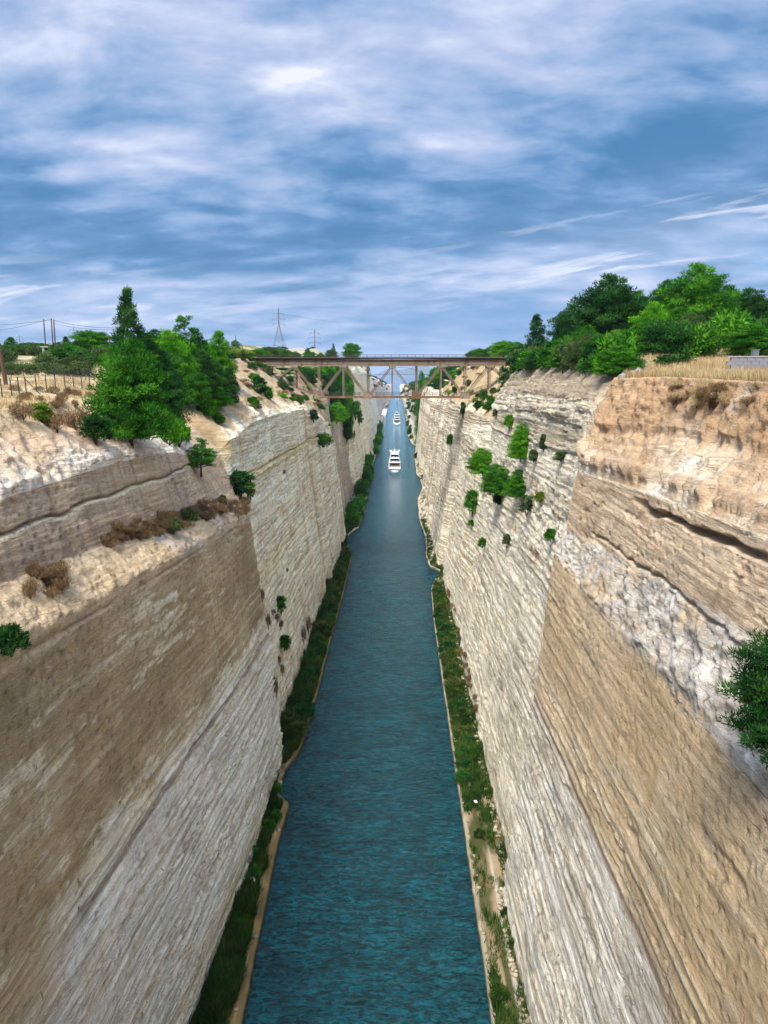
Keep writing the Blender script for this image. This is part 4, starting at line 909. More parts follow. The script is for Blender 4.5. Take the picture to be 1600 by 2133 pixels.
# scattered growth on the plateaus and on the far banks
for i in range(70):
    y = R.uniform(240, 900); s = -1; x = -R.uniform(44, 70 + y * 0.35)
    plant(R.choice(['dome_a', 'full_a', 'olive', 'full_b']), (x, y, gz(x, y) - 0.3), R.uniform(3, 7), R.uniform(4, 9), R.choice(['mid', 'dark', 'olive', 'mid']), 'scrub_tree', 'scrubby tree on the left plateau beyond the bridge', 'tree', 'scrub trees on the left plateau')
for i in range(90):
    y = R.uniform(125, 700); x = R.uniform(46, 60 + y * 0.5)
    if y < 200 and x > 62 + (y - 125): pass
    plant(R.choice(['dome_a', 'full_a', 'full_b', 'tall_a']), (x, y, gz(x, y) - 0.3), R.uniform(5, 9), R.uniform(5, 9), R.choice(['mid', 'dark', 'dark']), 'pine_tree', 'pine of the wood behind the right rim', 'tree', 'wood behind the right rim')
for i in range(120):
    y = 640 * (3.4 ** R.random()); s = 1
    T_ = SR; d = float(ip(np.array([y]), T_, lambda t: t[1])[0]) + R.uniform(3, 30)
    x = d; z = gz(x, y)
    if z < 3: continue
    plant(R.choice(['dome_a', 'full_b', 'full_a']), (x, y, z - 0.5), R.uniform(3, 7), R.uniform(5, 10), R.choice(['mid', 'dark', 'dark', 'olive']), 'scrub_tree', 'small tree covering the far right bank towards the sea', 'tree', 'trees on the far right bank')
for i in range(50):
    y = R.uniform(1050, 2400); d = float(ip(np.array([y]), SL, lambda t: t[1])[0]) + R.uniform(8, 40); x = -d; z = gz(x, y)
    plant(R.choice(['dome_a', 'full_b']), (x, y, z - 0.5), R.uniform(3, 6), R.uniform(5, 10), R.choice(['mid', 'dark', 'olive']), 'scrub_tree', 'small tree covering the far left bank towards the sea', 'tree', 'trees on the far left bank')

for i in range(20):
    y = 90 + 80 * i / 19.0 + R.uniform(-1.5, 1.5); d = float(np.interp(y, G[1]['ys'], G[1]['rd'])) + R.uniform(-0.4, 1.6)
    plant(R.choice(['shrub_a', 'shrub_b', 'full_b', 'olive', 'full_a']), (d, y, gz(d, y) - .5), R.uniform(3.0, 5.2), R.uniform(4.0, 6.0), R.choice(['dark', 'dark', 'mid', 'olive', 'mid', 'dark']), 'rim_shrub', 'bush of the hedge crowding the edge of the right cliff', 'bush', 'hedge along the right cliff edge')
for i in range(14):
    u = 1330 + i * 21; y = R.uniform(96, 110); x = at_y(u, 740, y).x
    plant(R.choice(['full_b', 'shrub_b', 'full_a', 'olive']), (x, y, gz(x, y) - .3), R.uniform(3.0, 5.5), R.uniform(4, 6.5), R.choice(['mid', 'dark', 'mid', 'dark', 'olive']), 'grove_bush', 'low bush at the foot of the right grove', 'bush', 'low bushes at the foot of the right grove')
for i in range(12):
    u = 300 + i * 14; y = R.uniform(128, 150); x = at_y(u, 740, y).x
    plant(R.choice(['full_b', 'full_a', 'dome_a']), (x, y, gz(x, y) - .3), R.uniform(4.0, 6.0), R.uniform(4, 6.5), R.choice(['mid', 'bright', 'dark', 'mid']), 'rim_pine', 'low pine behind the left rim clump', 'tree', 'low pines behind the left rim clump')

for i in range(54):
    y = R.uniform(138, 220); u = R.uniform(-10, 250); x = at_y(u, 750, y).x
    plant(R.choice(['olive', 'shrub_b', 'shrub_a', 'full_b']), (x, y, gz(x, y) - .2), R.uniform(1.4, 3.4), R.uniform(2.5, 5.5), R.choice(['olive', 'olive', 'mid', 'dark']), 'plateau_bush', 'scrubby green bush on the left plateau behind the fence', 'bush', 'scrub on the left plateau behind the fence')

# shrubs rooted in the rock faces
def wall_plant(u, v, hpx, wpx, key, mat, name, label, cat='shrub', out=0.25, group=None):
    b = hit(u, v)
    if b is None: return
    loc, dist, n = b; s = -1 if loc.x < 0 else 1; q_ = 0.8 if key == 'scrub' else 0.88; h = hpx / FPX * dist * q_; w = wpx / FPX * dist * q_
    p = Vector((loc.x - s * w * out, loc.y, loc.z - h * 0.25))
    return plant(key, p, h, w, mat, name, label, cat, group)
WP = [
 # right wall: u, v (base), height px, width px
 (1067, 886, 34, 24, 'shrub_c', 'bright', 'rock_pine', 'small bright pine highest on the right wall below the narrow pine', 'tree'),
 (1096, 944, 82, 52, 'full_b', 'bright', 'rock_pine', 'tall bright pine clinging to the pale wall above the others', 'tree'),
 (1020, 978, 60, 66, 'full_b', 'bright', 'rock_pine', 'bright wide pine at the left of the wall clump', 'tree'),
 (1052, 1018, 70, 72, 'full_b', 'mid', 'rock_pine', 'darker wide pine in the middle of the wall clump', 'tree'),
 (1088, 1026, 64, 52, 'full_b', 'mid', 'rock_pine', 'rounded pine at the right of the wall clump', 'tree'),
 (1043, 1045, 26, 26, 'shrub_a', 'dark', 'wall_shrub', 'small black green shrub under the middle wall pine', 'shrub'),
 (992, 1058, 58, 34, 'shrub_c', 'mid', 'wall_shrub', 'two lobed green shrub left of the wall clump', 'shrub'),
 (1105, 1062, 46, 34, 'shrub_c', 'olive', 'wall_shrub', 'olive shrub below the rounded right wall pine', 'shrub'),
 (1130, 1040, 24, 24, 'shrub_a', 'yellow', 'wall_shrub', 'small yellow green tuft right of the olive wall shrub', 'shrub'),
 (1138, 930, 40, 20, 'hang', 'olive', 'wall_shrub', 'thin pale trailing shrub right of the tall bright pine', 'shrub'),
 (1118, 955, 30, 24, 'hang', 'olive', 'wall_shrub', 'thin pale trailing shrub just below the tall bright pine', 'shrub'),
 (1175, 955, 22, 28, 'hang', 'olive', 'wall_shrub', 'olive trailing tuft near the tan corner of the right wall', 'shrub'),
 (1010, 1135, 22, 22, 'shrub_a', 'mid', 'wall_shrub', 'lone round green shrub low on the pale right wall', 'shrub'),
 (1061, 1132, 30, 22, 'shrub_c', 'olive', 'wall_shrub', 'dark olive shrub beside the rusty streak on the wall', 'shrub'),
 (1154, 1120, 28, 28, 'shrub_a', 'mid', 'wall_shrub', 'green shrub at the lip where the tan wall begins', 'shrub'),
 (986, 1092, 14, 16, 'shrub_a', 'mid', 'wall_shrub', 'tiny green shrub above the lone round shrub', 'shrub'),
 (942, 922, 26, 18, 'shrub_a', 'mid', 'wall_shrub', 'small shrub beside a dark stain beyond the bridge', 'shrub'),
 (968, 860, 34, 14, 'shrub_c', 'mid', 'wall_shrub', 'slim shrub on the wall under the right truss node', 'shrub'),
 (1035, 865, 20, 14, 'shrub_c', 'olive', 'wall_shrub', 'faint olive shrub under the right bridge walkway', 'shrub'),
 (1705, 1520, 300, 215, 'full_a', 'dark', 'rock_pine', 'large green pine leaning from the right wall at the picture edge', 'tree'),
 # left wall
 (424, 862, 46, 44, 'shrub_a', 'bright', 'wall_shrub', 'bright green bush at the right foot of the left rim clump', 'bush'),
 (444, 838, 36, 34, 'shrub_b', 'mid', 'wall_shrub', 'small green bush next to the rim below the light pine', 'bush'),
 (405, 975, 84, 60, 'tall_b', 'mid', 'rock_pine', 'upright green pine rooted in the left wall below the rim', 'tree'),
 (362, 912, 56, 46, 'shrub_a', 'bright', 'wall_shrub', 'bright bush above the upright rooted pine', 'shrub'),
 (488, 1020, 62, 60, 'hang', 'dark', 'wall_shrub', 'blackish drooping shrub above the ledge end', 'shrub'),
 (186, 905, 58, 60, 'shrub_a', 'dark', 'wall_shrub', 'dark green shrub on the upper left slope', 'shrub'),
 (145, 885, 46, 56, 'scrub', 'dry', 'wall_shrub', 'greyish brown shrub left of the dark green slope shrub', 'shrub'),
 (74, 868, 40, 44, 'shrub_a', 'yellow', 'wall_shrub', 'yellow green bush on the upper left slope', 'shrub'),
 (105, 888, 40, 60, 'scrub', 'dry', 'wall_shrub', 'brown dead scrub beside the yellow green bush', 'shrub'),
 (35, 862, 30, 60, 'scrub', 'dry', 'wall_shrub', 'brown dead scrub at the far left rim', 'shrub'),
 (8, 1345, 62, 60, 'shrub_a', 'dark', 'wall_shrub', 'dark bush on the left picture edge above the brown wall', 'shrub'),
 (460, 1048, 26, 18, 'shrub_a', 'mid', 'wall_shrub', 'small green shrub on the dry ledge', 'shrub'),
 (382, 1082, 34, 40, 'shrub_a', 'olive', 'wall_shrub', 'dark olive shrub in the middle of the dry ledge', 'shrub'),
 (352, 1102, 32, 38, 'shrub_b', 'olive', 'wall_shrub', 'dark olive shrub left of its twin on the dry ledge', 'shrub'),
 (516, 1030, 40, 26, 'shrub_c', 'yellow', 'wall_shrub', 'yellow green bush right beside the blackish drooping shrub', 'shrub'),
 (532, 812, 46, 34, 'hang', 'dark', 'wall_shrub', 'dark drooping bush on top of the stone retaining wall', 'shrub'),
 (554, 826, 30, 22, 'shrub_a', 'bright', 'wall_shrub', 'small bright bush right of the retaining wall top', 'shrub'),
 (664, 922, 30, 40, 'shrub_b', 'mid', 'wall_shrub', 'green bush halfway up the pale wall below the bridge', 'shrub'),
 (690, 872, 46, 50, 'full_b', 'bright', 'rock_pine', 'bright green tree on the rounded pale shoulder below the bridge', 'tree'),
 (648, 872, 28, 22, 'shrub_c', 'dark', 'wall_shrub', 'dark shrub in the gully below the left truss node', 'shrub'),
 (718, 905, 60, 20, 'hang', 'dark', 'wall_shrub', 'dark trailing growth on the shaded notch below the bridge', 'shrub'),
 (735, 862, 40, 26, 'shrub_c', 'mid', 'wall_shrub', 'green shrub at the notch top under the walkway', 'shrub'),
 (745, 878, 26, 18, 'shrub_c', 'mid', 'wall_shrub', 'small shrub at the edge of the far white panel', 'shrub'),
 (580, 1268, 42, 26, 'shrub_c', 'mid', 'wall_shrub', 'green shrub in the corner above the lower bend of the left bank', 'shrub'),
 (585, 1345, 34, 30, 'shrub_a', 'mid', 'wall_shrub', 'green shrub low in the corner of the left wall', 'shrub'),
 (604, 1490, 60, 50, 'shrub_a', 'reed', 'wall_shrub', 'grassy green clump at the foot of the left corner', 'shrub'),
 (592, 1530, 80, 40, 'shrub_b', 'reed', 'wall_shrub', 'shaded bush tucked behind the left corner edge', 'shrub'),
]
for w_ in WP:
    u, v, hp, wp, key, mat, nm, lb, ct = w_; wall_plant(u, v, hp, wp, key, mat, nm, lb, ct)
for u, v, hp, wp in [(545, 1245, 28, 12), (556, 1300, 34, 14), (575, 1290, 18, 16), (566, 1278, 14, 14), (583, 1305, 22, 12), (580, 1380, 22, 10), (586, 1400, 26, 12), (572, 1440, 50, 14), (640, 1310, 40, 14), (630, 1330, 40, 12), (597, 1190, 10, 8), (590, 985, 10, 10)]:
    wall_plant(u, v, hp, wp, 'scrub', 'dry', 'dry_tuft', 'brown dry tuft in the corner of the pale left wall', 'grass tuft', group='dry tufts in the left corner')
for i in range(110):                         # dry scrub hanging on the ledge of the near left wall
    t = R.random(); u = 210 + 300 * t; v = 1120 - 75 * t + R.uniform(-16, 22)
    wall_plant(u, v, R.uniform(10, 22), R.uniform(14, 34), 'scrub', 'dry', 'dry_scrub', 'brown dry scrub along the ledge of the near left wall', 'shrub', group='dry scrub on the left ledge')
for i in range(14):
    wall_plant(R.uniform(40, 125), R.uniform(1190, 1250), R.uniform(22, 38), R.uniform(30, 55), 'scrub', 'dry', 'dry_scrub', 'brown dry scrub patch low on the near left ledge', 'shrub', group='dry scrub patch on the left ledge')
for i in range(26):
    wall_plant(R.uniform(0, 250), R.uniform(812, 846), R.uniform(10, 20), R.uniform(18, 36), 'scrub', 'dry', 'dry_scrub', 'brown dry scrub along the left rim below the fence', 'shrub', group='dry scrub on the left rim')
for i in range(16):
    wall_plant(R.uniform(1400, 1600), R.uniform(800, 850), R.uniform(16, 30), R.uniform(26, 50), 'scrub', R.choice(['dry', 'straw']), 'dry_scrub', 'brown dry scrub hanging below the right rim', 'shrub', group='dry scrub under the right rim')
for i in range(22):
    t = R.random()
    wall_plant(935 + 60 * t + R.uniform(-5, 5), 1230 + 250 * t, R.uniform(10, 18), R.uniform(8, 16), 'scrub', 'dry', 'dry_tuft', 'brown dry tuft in the seam low on the right wall', 'grass tuft', group='dry tufts low on the right wall')

# bushes standing on the banks at the waterline
def bank_bush(side, y, dd, h, w, key, mat, label, group):
    e = float(ip(np.array([y]), EDGE_L if side < 0 else EDGE_R, lambda t: t[1])[0])
    return plant(key, (side * (e + dd), y, 1.0), h, w, mat, 'bank_bush', label, 'bush', group)
for i in range(26):
    y = 318 + 260 * (i / 26.0) ** 1.2 + R.uniform(-3, 3); bank_bush(-1, y, R.uniform(1.2, 4.0), R.uniform(4, 9), R.uniform(4, 7), R.choice(['full_b', 'full_a']), R.choice(['mid', 'dark', 'mid']), 'leafy bush at the waterline left of the larger yacht', 'bushes on the left bank near the yachts')
for i in range(18):
    y = 600 + 330 * (i / 18.0) + R.uniform(-5, 5); bank_bush(-1, y, R.uniform(1.2, 3.5), R.uniform(4, 8), R.uniform(5, 9), 'full_b', R.choice(['mid', 'bright', 'mid']), 'leafy bush at the waterline left of the smaller yacht', 'bushes on the left bank near the smaller yacht')
for i in range(30):
    y = 128 + 150 * (i / 30.0) + R.uniform(-2, 2); bank_bush(-1, y, R.uniform(1.2, 3.6), R.uniform(1.4, 3.2), R.uniform(2.2, 4), R.choice(['shrub_a', 'shrub_b']), R.choice(['reed', 'dark', 'reed']), 'green bush on the left towpath beyond the brown wall', 'bushes on the left towpath')
for i in range(26):
    y = 112 + 110 * (i / 26.0) + R.uniform(-2, 2); bank_bush(1, y, R.uniform(1.0, 3.0), R.uniform(1.0, 2.2), R.uniform(1.8, 3.2), R.choice(['shrub_a', 'shrub_b']), R.choice(['reed', 'reed', 'dark']), 'green bush on the right towpath below the pale wall', 'bushes on the right towpath')
for y, dd, h, w in [(70, 2.6, 1.6, 1.8), (78, 2.3, 1.7, 1.6), (88, 1.9, 1.5, 1.6), (98, 1.7, 1.6, 1.8), (101, 1.2, 1.3, 1.5), (92, 2.8, 1.5, 1.5), (108, .9, 1.6, 2.2)]:
    bank_bush(-1, y, dd, h, w, 'shrub_a', 'mid', 'bright leafy bush among the growth under the near brown wall', 'leafy bushes under the near left wall')
for y, dd, h, w in [(69, 1.0, 1.5, 1.8), (97, 2.0, 1.2, 1.4), (81, 3.6, 1.3, 1.5), (76, 3.7, 1.4, 1.5)]:
    bank_bush(1, y, dd, h, w, 'shrub_a', 'reed', 'dark bush on the earth towpath under the near right wall', 'dark bushes under the near right wall')
for i in range(16):
    y = 460 + 900 * (i / 16.0); bank_bush(1, y, R.uniform(1.5, 5), R.uniform(3, 6), R.uniform(4, 8), 'full_b', R.choice(['dark', 'mid', 'olive']), 'bush at the waterline on the right bank beyond the bridge', 'bushes on the far right waterline')

def slope_scrub(side, n, y0, y1, label, group, seed):
    r = random.Random(seed); T_ = SL if side < 0 else SR
    for i in range(n):
        y = y0 + (y1 - y0) * r.random(); ya = np.array([y]); a = float(ip(ya, T_, lambda t: t[4][0])[0]); b = float(ip(ya, T_, lambda t: t[6][0])[0])
        x = side * (a + (b - a) * r.uniform(0.05, 1.05)); green = r.random() < 0.55
        plant(r.choice(['shrub_a', 'shrub_b', 'full_b']) if green else 'scrub', (x, y, gz(x, y) - .15), r.uniform(1.0, 3.2) if green else r.uniform(.6, 1.3), r.uniform(1.5, 3.6), r.choice(['mid', 'dark', 'olive', 'bright']) if green else 'dry', 'slope_shrub', label, 'shrub', group)
slope_scrub(-1, 60, 124, 228, 'shrub on the earth slope before the left bridge end', 'shrubs on the left slope before the bridge', 5)
slope_scrub(-1, 60, 232, 400, 'shrub on the left slope seen under the bridge', 'shrubs on the left slope behind the bridge', 6)
slope_scrub(1, 36, 174, 228, 'shrub on the earth slope before the right bridge end', 'shrubs on the right slope before the bridge', 7)
slope_scrub(1, 40, 236, 420, 'shrub on the right slope seen under the bridge', 'shrubs on the right slope behind the bridge', 8)
slope_scrub(-1, 30, 560, 1000, 'shrub on the rim of the far white left wall', 'shrubs on the far left rim', 9)

# undergrowth and grass nobody could count
def undergrowth(side, n, y0, y1, d0, d1, name, label, mat, hmin, hmax, lw, seed, dens):
    g = np.random.default_rng(seed); y = y0 * (y1 / y0) ** g.random(n * 3); q = g.random(n * 3)
    e = ip(y, EDGE_L if side < 0 else EDGE_R, lambda t: t[1]); f = ip(y, SL if side < 0 else SR, lambda t: t[1]) + 0.7
    d = e + d0 + (f - e - d0 + d1) * q
    keep = dens(y, d - e, fbm(y / 3.0, d / 1.2, seed, 3)) > g.random(len(y)); y, d = y[keep][:n], d[keep][:n]; k = len(y)
    e = ip(y, EDGE_L if side < 0 else EDGE_R, lambda t: t[1])
    base = np.stack([side * d, y, 1.05 + 0.12 * (d - e) + 0 * y], 1)
    h = (hmin + (hmax - hmin) * g.random(k)) * (0.6 + 0.8 * sm(-0.3, 0.4, fbm(y / 2.2, d, seed + 3, 3)))
    a = g.random(k) * 6.283; ln = 0.25 + 0.6 * g.random(k)
    tip = base + np.stack([np.cos(a) * ln * h, np.sin(a) * ln * h, h], 1); w = np.stack([-np.sin(a), np.cos(a), 0 * a], 1) * lw * (0.6 + 0.8 * g.random(k))[:, None]
    V = np.stack([base - w, base + w, tip], 1).reshape(-1, 3)
    sh = np.clip(0.4 + 0.55 * fbm(y / 1.8, d / 1.1, seed + 9, 4) + 0.16 * g.normal(size=k), 0, 1)
    o = np_mesh(name, V, np.arange(len(V)).reshape(-1, 3), LEAF[mat], {'shade': np.repeat(sh, 3)}); tag(o, label, 'grass', kind='stuff')
undergrowth(-1, 110000, 58, 320, 0.3, 0.4, 'undergrowth', 'tangled dark green growth between the left wall and towpath', 'reed', 0.5, 1.6, 0.07, 301, lambda y, q, n: sm(0.85, 1.4, q + 0.6 * n + 1.0 * sm(112, 124, y)) * (0.35 + 0.65 * sm(-0.35, 0.1, n)))
undergrowth(1, 80000, 58, 330, 0.3, 0.0, 'undergrowth', 'green grass and weeds covering the right towpath', 'reed', 0.25, 0.85, 0.055, 302, lambda y, q, n: np.clip(sm(-0.5, 0.35, n + sm(95, 125, y) * 0.9 - 0.25) * (1 - 0.75 * band(q, 2.2, 0.9, 0.4) * sm(100, 85, y)), 0, 1))
def meadow(side, n, y0, y1, d0, d1, name, label, mat, h0, h1, lw, seed, thr):
    g = np.random.default_rng(seed); y = y0 * (y1 / y0) ** g.random(n); rim = np.interp(y, G[side]['ys'], G[side]['rd']); rz = np.interp(y, G[side]['ys'], G[side]['rz'])
    d = rim + d0 + (d1 - d0) * g.random(n) ** 1.5; keep = fbm(y / 5, d / 4, seed, 3) > thr; y, d, rim, rz = y[keep], d[keep], rim[keep], rz[keep]; k = len(y)
    z = ground_z(side, d, y, rim, rz) - 0.05; base = np.stack([side * d, y, z], 1); h = h0 + (h1 - h0) * g.random(k); a = g.random(k) * 6.283
    tip = base + np.stack([np.cos(a) * .4 * h, np.sin(a) * .4 * h, h], 1); w = np.stack([-np.sin(a), np.cos(a), 0 * a], 1) * lw
    V = np.stack([base - w, base + w, tip], 1).reshape(-1, 3); sh = np.clip(0.5 + 0.5 * fbm(y / 4, d / 3, seed + 2, 3) + 0.15 * g.normal(size=k), 0, 1)
    o = np_mesh(name, V, np.arange(len(V)).reshape(-1, 3), LEAF[mat], {'shade': np.repeat(sh, 3)}); tag(o, label, 'grass', kind='stuff')
meadow(1, 60000, 46, 120, 0.0, 22, 'dry_grass', 'tall straw coloured grass on the right rim', 'straw', 0.25, 0.85, 0.04, 401, -0.35)
meadow(-1, 50000, 58, 170, 0.2, 26, 'dry_grass', 'short straw coloured grass around the wire fence', 'straw', 0.12, 0.40, 0.05, 402, -0.3)

# ------------------------------------------------------------------ railway truss bridge
def build_bridge():
    Y0, Y1 = 229.0, 233.6; cx = 1.48; P = 7.12
    root = empty('railway_bridge', (cx, Y0, 56.5)); tag(root, 'long weathered steel truss railway bridge crossing high over the canal', 'bridge')
    off = Vector((-cx, -Y0, -56.5))
    def V(x, y, z): return Vector((x + cx, y, z)) + off
    zt, zb = 65.95, 56.85; XL, XR = -40.6, 40.2
    tops = [-28.5, -14.25, 0, 14.25, 28.5]; bots = [-21.4, -7.12, 7.12, 21.4]; ends = (-34.0, 34.0)
    for yy in (Y0, Y1):
        m = MB(); m.bar(V(XL, yy, zt), V(XR, yy, zt), 0.5, 0.34); m.bar(V(XL, yy, zt + 0.28), V(XR, yy, zt + 0.28), 0.16, 0.3); m.build('top_chord', PAINT, root)
        for x in [XL + 2.4 + 0 * 1] and [i * P for i in range(-5, 6)]:
            m = MB(); m.bar(V(x - .14, yy - .16, zt + .5), V(x - .14, yy - .16, zt + 1.95), .10, .3); m.bar(V(x + .14, yy - .16, zt + .5), V(x + .14, yy - .16, zt + 1.95), .10, .3)
            m.build('girder_stiffener', PAINT, root)
        m = MB(); m.bar(V(XL, yy, zt + 1.0), V(XR, yy, zt + 1.0), 0.12, 1.2); m.bar(V(XL, yy, zt + .46), V(XR, yy, zt + .46), .42, .09); m.bar(V(XL, yy, zt + 1.6), V(XR, yy, zt + 1.6), .42, .09)
        m.build('deck_girder', PAINT, root)
        m = MB(); m.bar(V(-21.4, yy, zb), V(21.4, yy, zb), 0.5, 0.42); m.bar(V(-21.4, yy, zb - .24), V(21.4, yy, zb - .24), 0.62, 0.06); m.build('bottom_chord', RUST, root)
        for s in (-1, 1):
            m = MB(); m.bar(V(s * 21.4, yy, zb), V(s * 36.4, yy, 62.3), 0.5, 0.40); m.build('inclined_chord', PAINT if s < 0 else RUST, root)
        for x in [i * P for i in range(-4, 5)]:
            zlow = zb if abs(x) < 22 else zb + (abs(x) - 21.4) * 0.363
            m = MB(); wd = .50 if round(x / P) % 2 else .30
            for q in (-wd / 2, wd / 2): m.bar(V(x + q, yy, zlow), V(x + q, yy, zt), 0.15, 0.30, up=(0, 1, 0))
            n = int((zt - zlow) / 0.8)
            for k in range(n):
                z0 = zlow + k * .8; m.bar(V(x - wd / 2, yy, z0), V(x + wd / 2, yy, z0 + .8), 0.05, 0.04, up=(0, 1, 0))
            m.build('vertical_post', PAINT, root)
        m = MB(); m.bar(V(-35.6, yy, 60.2), V(-35.6, yy, zt), .3, .3, up=(0, 1, 0)); m.build('vertical_post', PAINT, root)
        m = MB(); m.bar(V(35.6, yy, 60.2), V(35.6, yy, zt), .3, .3, up=(0, 1, 0)); m.build('vertical_post', PAINT, root)
        seq = [(-34.6, 61.6)]
        for t, b in zip(tops, bots + [None]):
            seq.append((t, zt - .1)); 
            if b is not None: seq.append((b, zb))
        seq.append((34.6, 61.6))
        for (xa, za), (xb, zb_) in zip(seq[:-1], seq[1:]):
            m = MB(); d = (V(xb, yy, zb_) - V(xa, yy, za)).normalized(); nrm = Vector((-d.z, 0, d.x)) * .22
            for q in (-1, 1): m.bar(V(xa, yy, za) + nrm * q, V(xb, yy, zb_) + nrm * q, .17, .30, up=(0, 1, 0))
            Ld = (V(xb, yy, zb_) - V(xa, yy, za)).length
            for k in range(int(Ld / .7)):
                p0 = V(xa, yy, za) + d * (k * .7 + .2); m.bar(p0 + nrm * (1 if k % 2 else -1), p0 + d * .7 - nrm * (1 if k % 2 else -1), .05, .04, up=(0, 1, 0))
            m.build('diagonal_brace', PAINT if abs((xa + xb) / 2) > 6 else RUST, root)
        for x in bots:
            m = MB(); s = .55
            pts = [(-1.5, -.45), (1.5, -.45), (1.3, .35), (.75, 1.25), (-.75, 1.25), (-1.3, .35)]
            a = [V(x + p, yy - .30, zb + q) for p, q in pts]; b = [V(x + p, yy - .26, zb + q) for p, q in pts]; m.loft([b, a]); m.build('gusset_plate', PAINT if abs(x) > 10 or x < 0 else RUST, root)
        for x in tops:
            m = MB(); pts = [(-1.2, .3), (-1.0, -.6), (1.0, -.6), (1.2, .3)]
            a = [V(x + p, yy - .30, zt + q) for p, q in pts]; b = [V(x + p, yy - .26, zt + q) for p, q in pts]; m.loft([a, b]); m.build('gusset_plate', PAINT, root)
    # floor
    m = MB()
    for i in range(int((XR - XL) / 0.62)):
        x = XL + i * .62; m.box(V(x, (Y0 + Y1) / 2, zt + 1.86), (.26, 6.2, .26))
    m.build('sleeper', DECKDARK, root, kind='stuff')
    m = MB(); m.box(V((XL + XR) / 2, (Y0 + Y1) / 2, zt + 2.12), (XR - XL, 6.6, .24)); m.build('deck', DECKDARK, root)
    for yy in (Y0 + 1.5, Y0 + 3.0):
        m = MB(); m.bar(V(XL, yy, zt + 2.32), V(XR, yy, zt + 2.32), .07, .16); m.build('rail', RUST, root)
    for yy in (Y0 - .95, Y1 + .95):
        m = MB()
        for h in (.45, .9): m.bar(V(XL, yy, zt + 2.24 + h), V(XR, yy, zt + 2.24 + h), .055)
        for i in range(int((XR - XL) / 2.37) + 1): m.bar(V(XL + i * 2.37, yy, zt + 2.1), V(XL + i * 2.37, yy, zt + 3.15), .075)
        m.build('upper_railing', DARKMETAL, root)
    # cross frames and lower walkway
    for x in bots + [i * P for i in (-2, 0, 2)]:
        m = MB(); m.bar(V(x, Y0, zb - .1), V(x, Y1, zb - .1), .25, .4); m.bar(V(x, Y0, zb), V(x, Y1, zt), .10); m.bar(V(x, Y1, zb), V(x, Y0, zt), .10); m.build('cross_frame', RUST, root)
    m = MB(); m.box(V(0, Y0 + 1.1, zb + .26), (42.8, 1.4, .08))
    for s in (-1, 1): m.bar(V(s * 21.4, Y0 + 1.1, zb + .28), V(s * 38.5, Y0 + 1.1, 63.4), 1.4, .08)
    m.build('walkway', RUST, root)
    for yy in (Y0 + .4, Y0 + 1.8):
        m = MB()
        for h in (.42, .75, 1.1):
            m.bar(V(-21.4, yy, zb + .26 + h), V(21.4, yy, zb + .26 + h), .05)
            for s in (-1, 1): m.bar(V(s * 21.4, yy, zb + .26 + h), V(s * 38.5, yy, 63.4 + h), .05)
        for i in range(-9, 10): m.bar(V(i * 2.37, yy, zb + .26), V(i * 2.37, yy, zb + 1.42), .07)
        for s in (-1, 1):
            for i in range(1, 8):
                x = 21.4 + i * 2.3; z = zb + .28 + (x - 21.4) * (63.4 - zb - .28) / 17.1; m.bar(V(s * x, yy, z), V(s * x, yy, z + 1.15), .07)
        m.build('lower_railing', DARKMETAL, root)
build_bridge()
for s in (-1, 1):
    x = 1.48 + s * 37.2; o = MB()
    o.box((x, 231.3, 59.3), (3.4, 8.0, 6.2)); o.box((x - s * 0.3, 231.3, 62.5), (4.0, 8.4, .4)); o.box((1.48 + s * 40.9, 231.3, 63.0), (2.0, 7.0, 10.2)); o = o.build('bridge_abutment', STONE)
    tag(o, 'stone block abutment carrying the left end of the truss bridge' if s < 0 else 'stone block abutment carrying the right end of the truss bridge', 'abutment')

# masonry facing below the bridge head on the left
def retaining_wall():
    root = empty('retaining_wall', (-27.5, 150, 57)); tag(root, 'grey coursed stone retaining wall set in the left slope before the bridge', 'wall')
    blk = None; p0 = Vector((-29.8, 150, 61.8)); p1 = Vector((-24.0, 150, 55.2))
    meshes = []
    for k in range(3):
        mb = MB(); mb.box((0, 0, 0), (1.18, 1.96, .6)); o = mb.build('stone', STONE, root)
        bv = o.modifiers.new('b', 'BEVEL'); bv.width = 0.05; bv.segments = 1; meshes.append(o.data)
        if k: bpy.data.objects.remove(o)
        else: first = o
    for c in range(8):
        for r in range(9):
            t = c / 7; base = p0.lerp(p1, t); y = 142 + r * 2.0 + (1.0 if c % 2 else 0)
            if c < 2 and r > 6: continue
            o = first if (c == 0 and r == 0) else bpy.data.objects.new('stone', meshes[(c + r) % 3])
            if o is not first: COL.objects.link(o); o.parent = root
            o.location = Vector((base.x + R.uniform(-.08, .08) + 27.5, y - 150, base.z - 57)); o.rotation_euler = (R.uniform(-.03, .03), math.atan2(p0.z - p1.z, p1.x - p0.x) + R.uniform(-.03, .03), 0)
            o.scale = (1, R.uniform(.95, 1.0), 1)
retaining_wall()

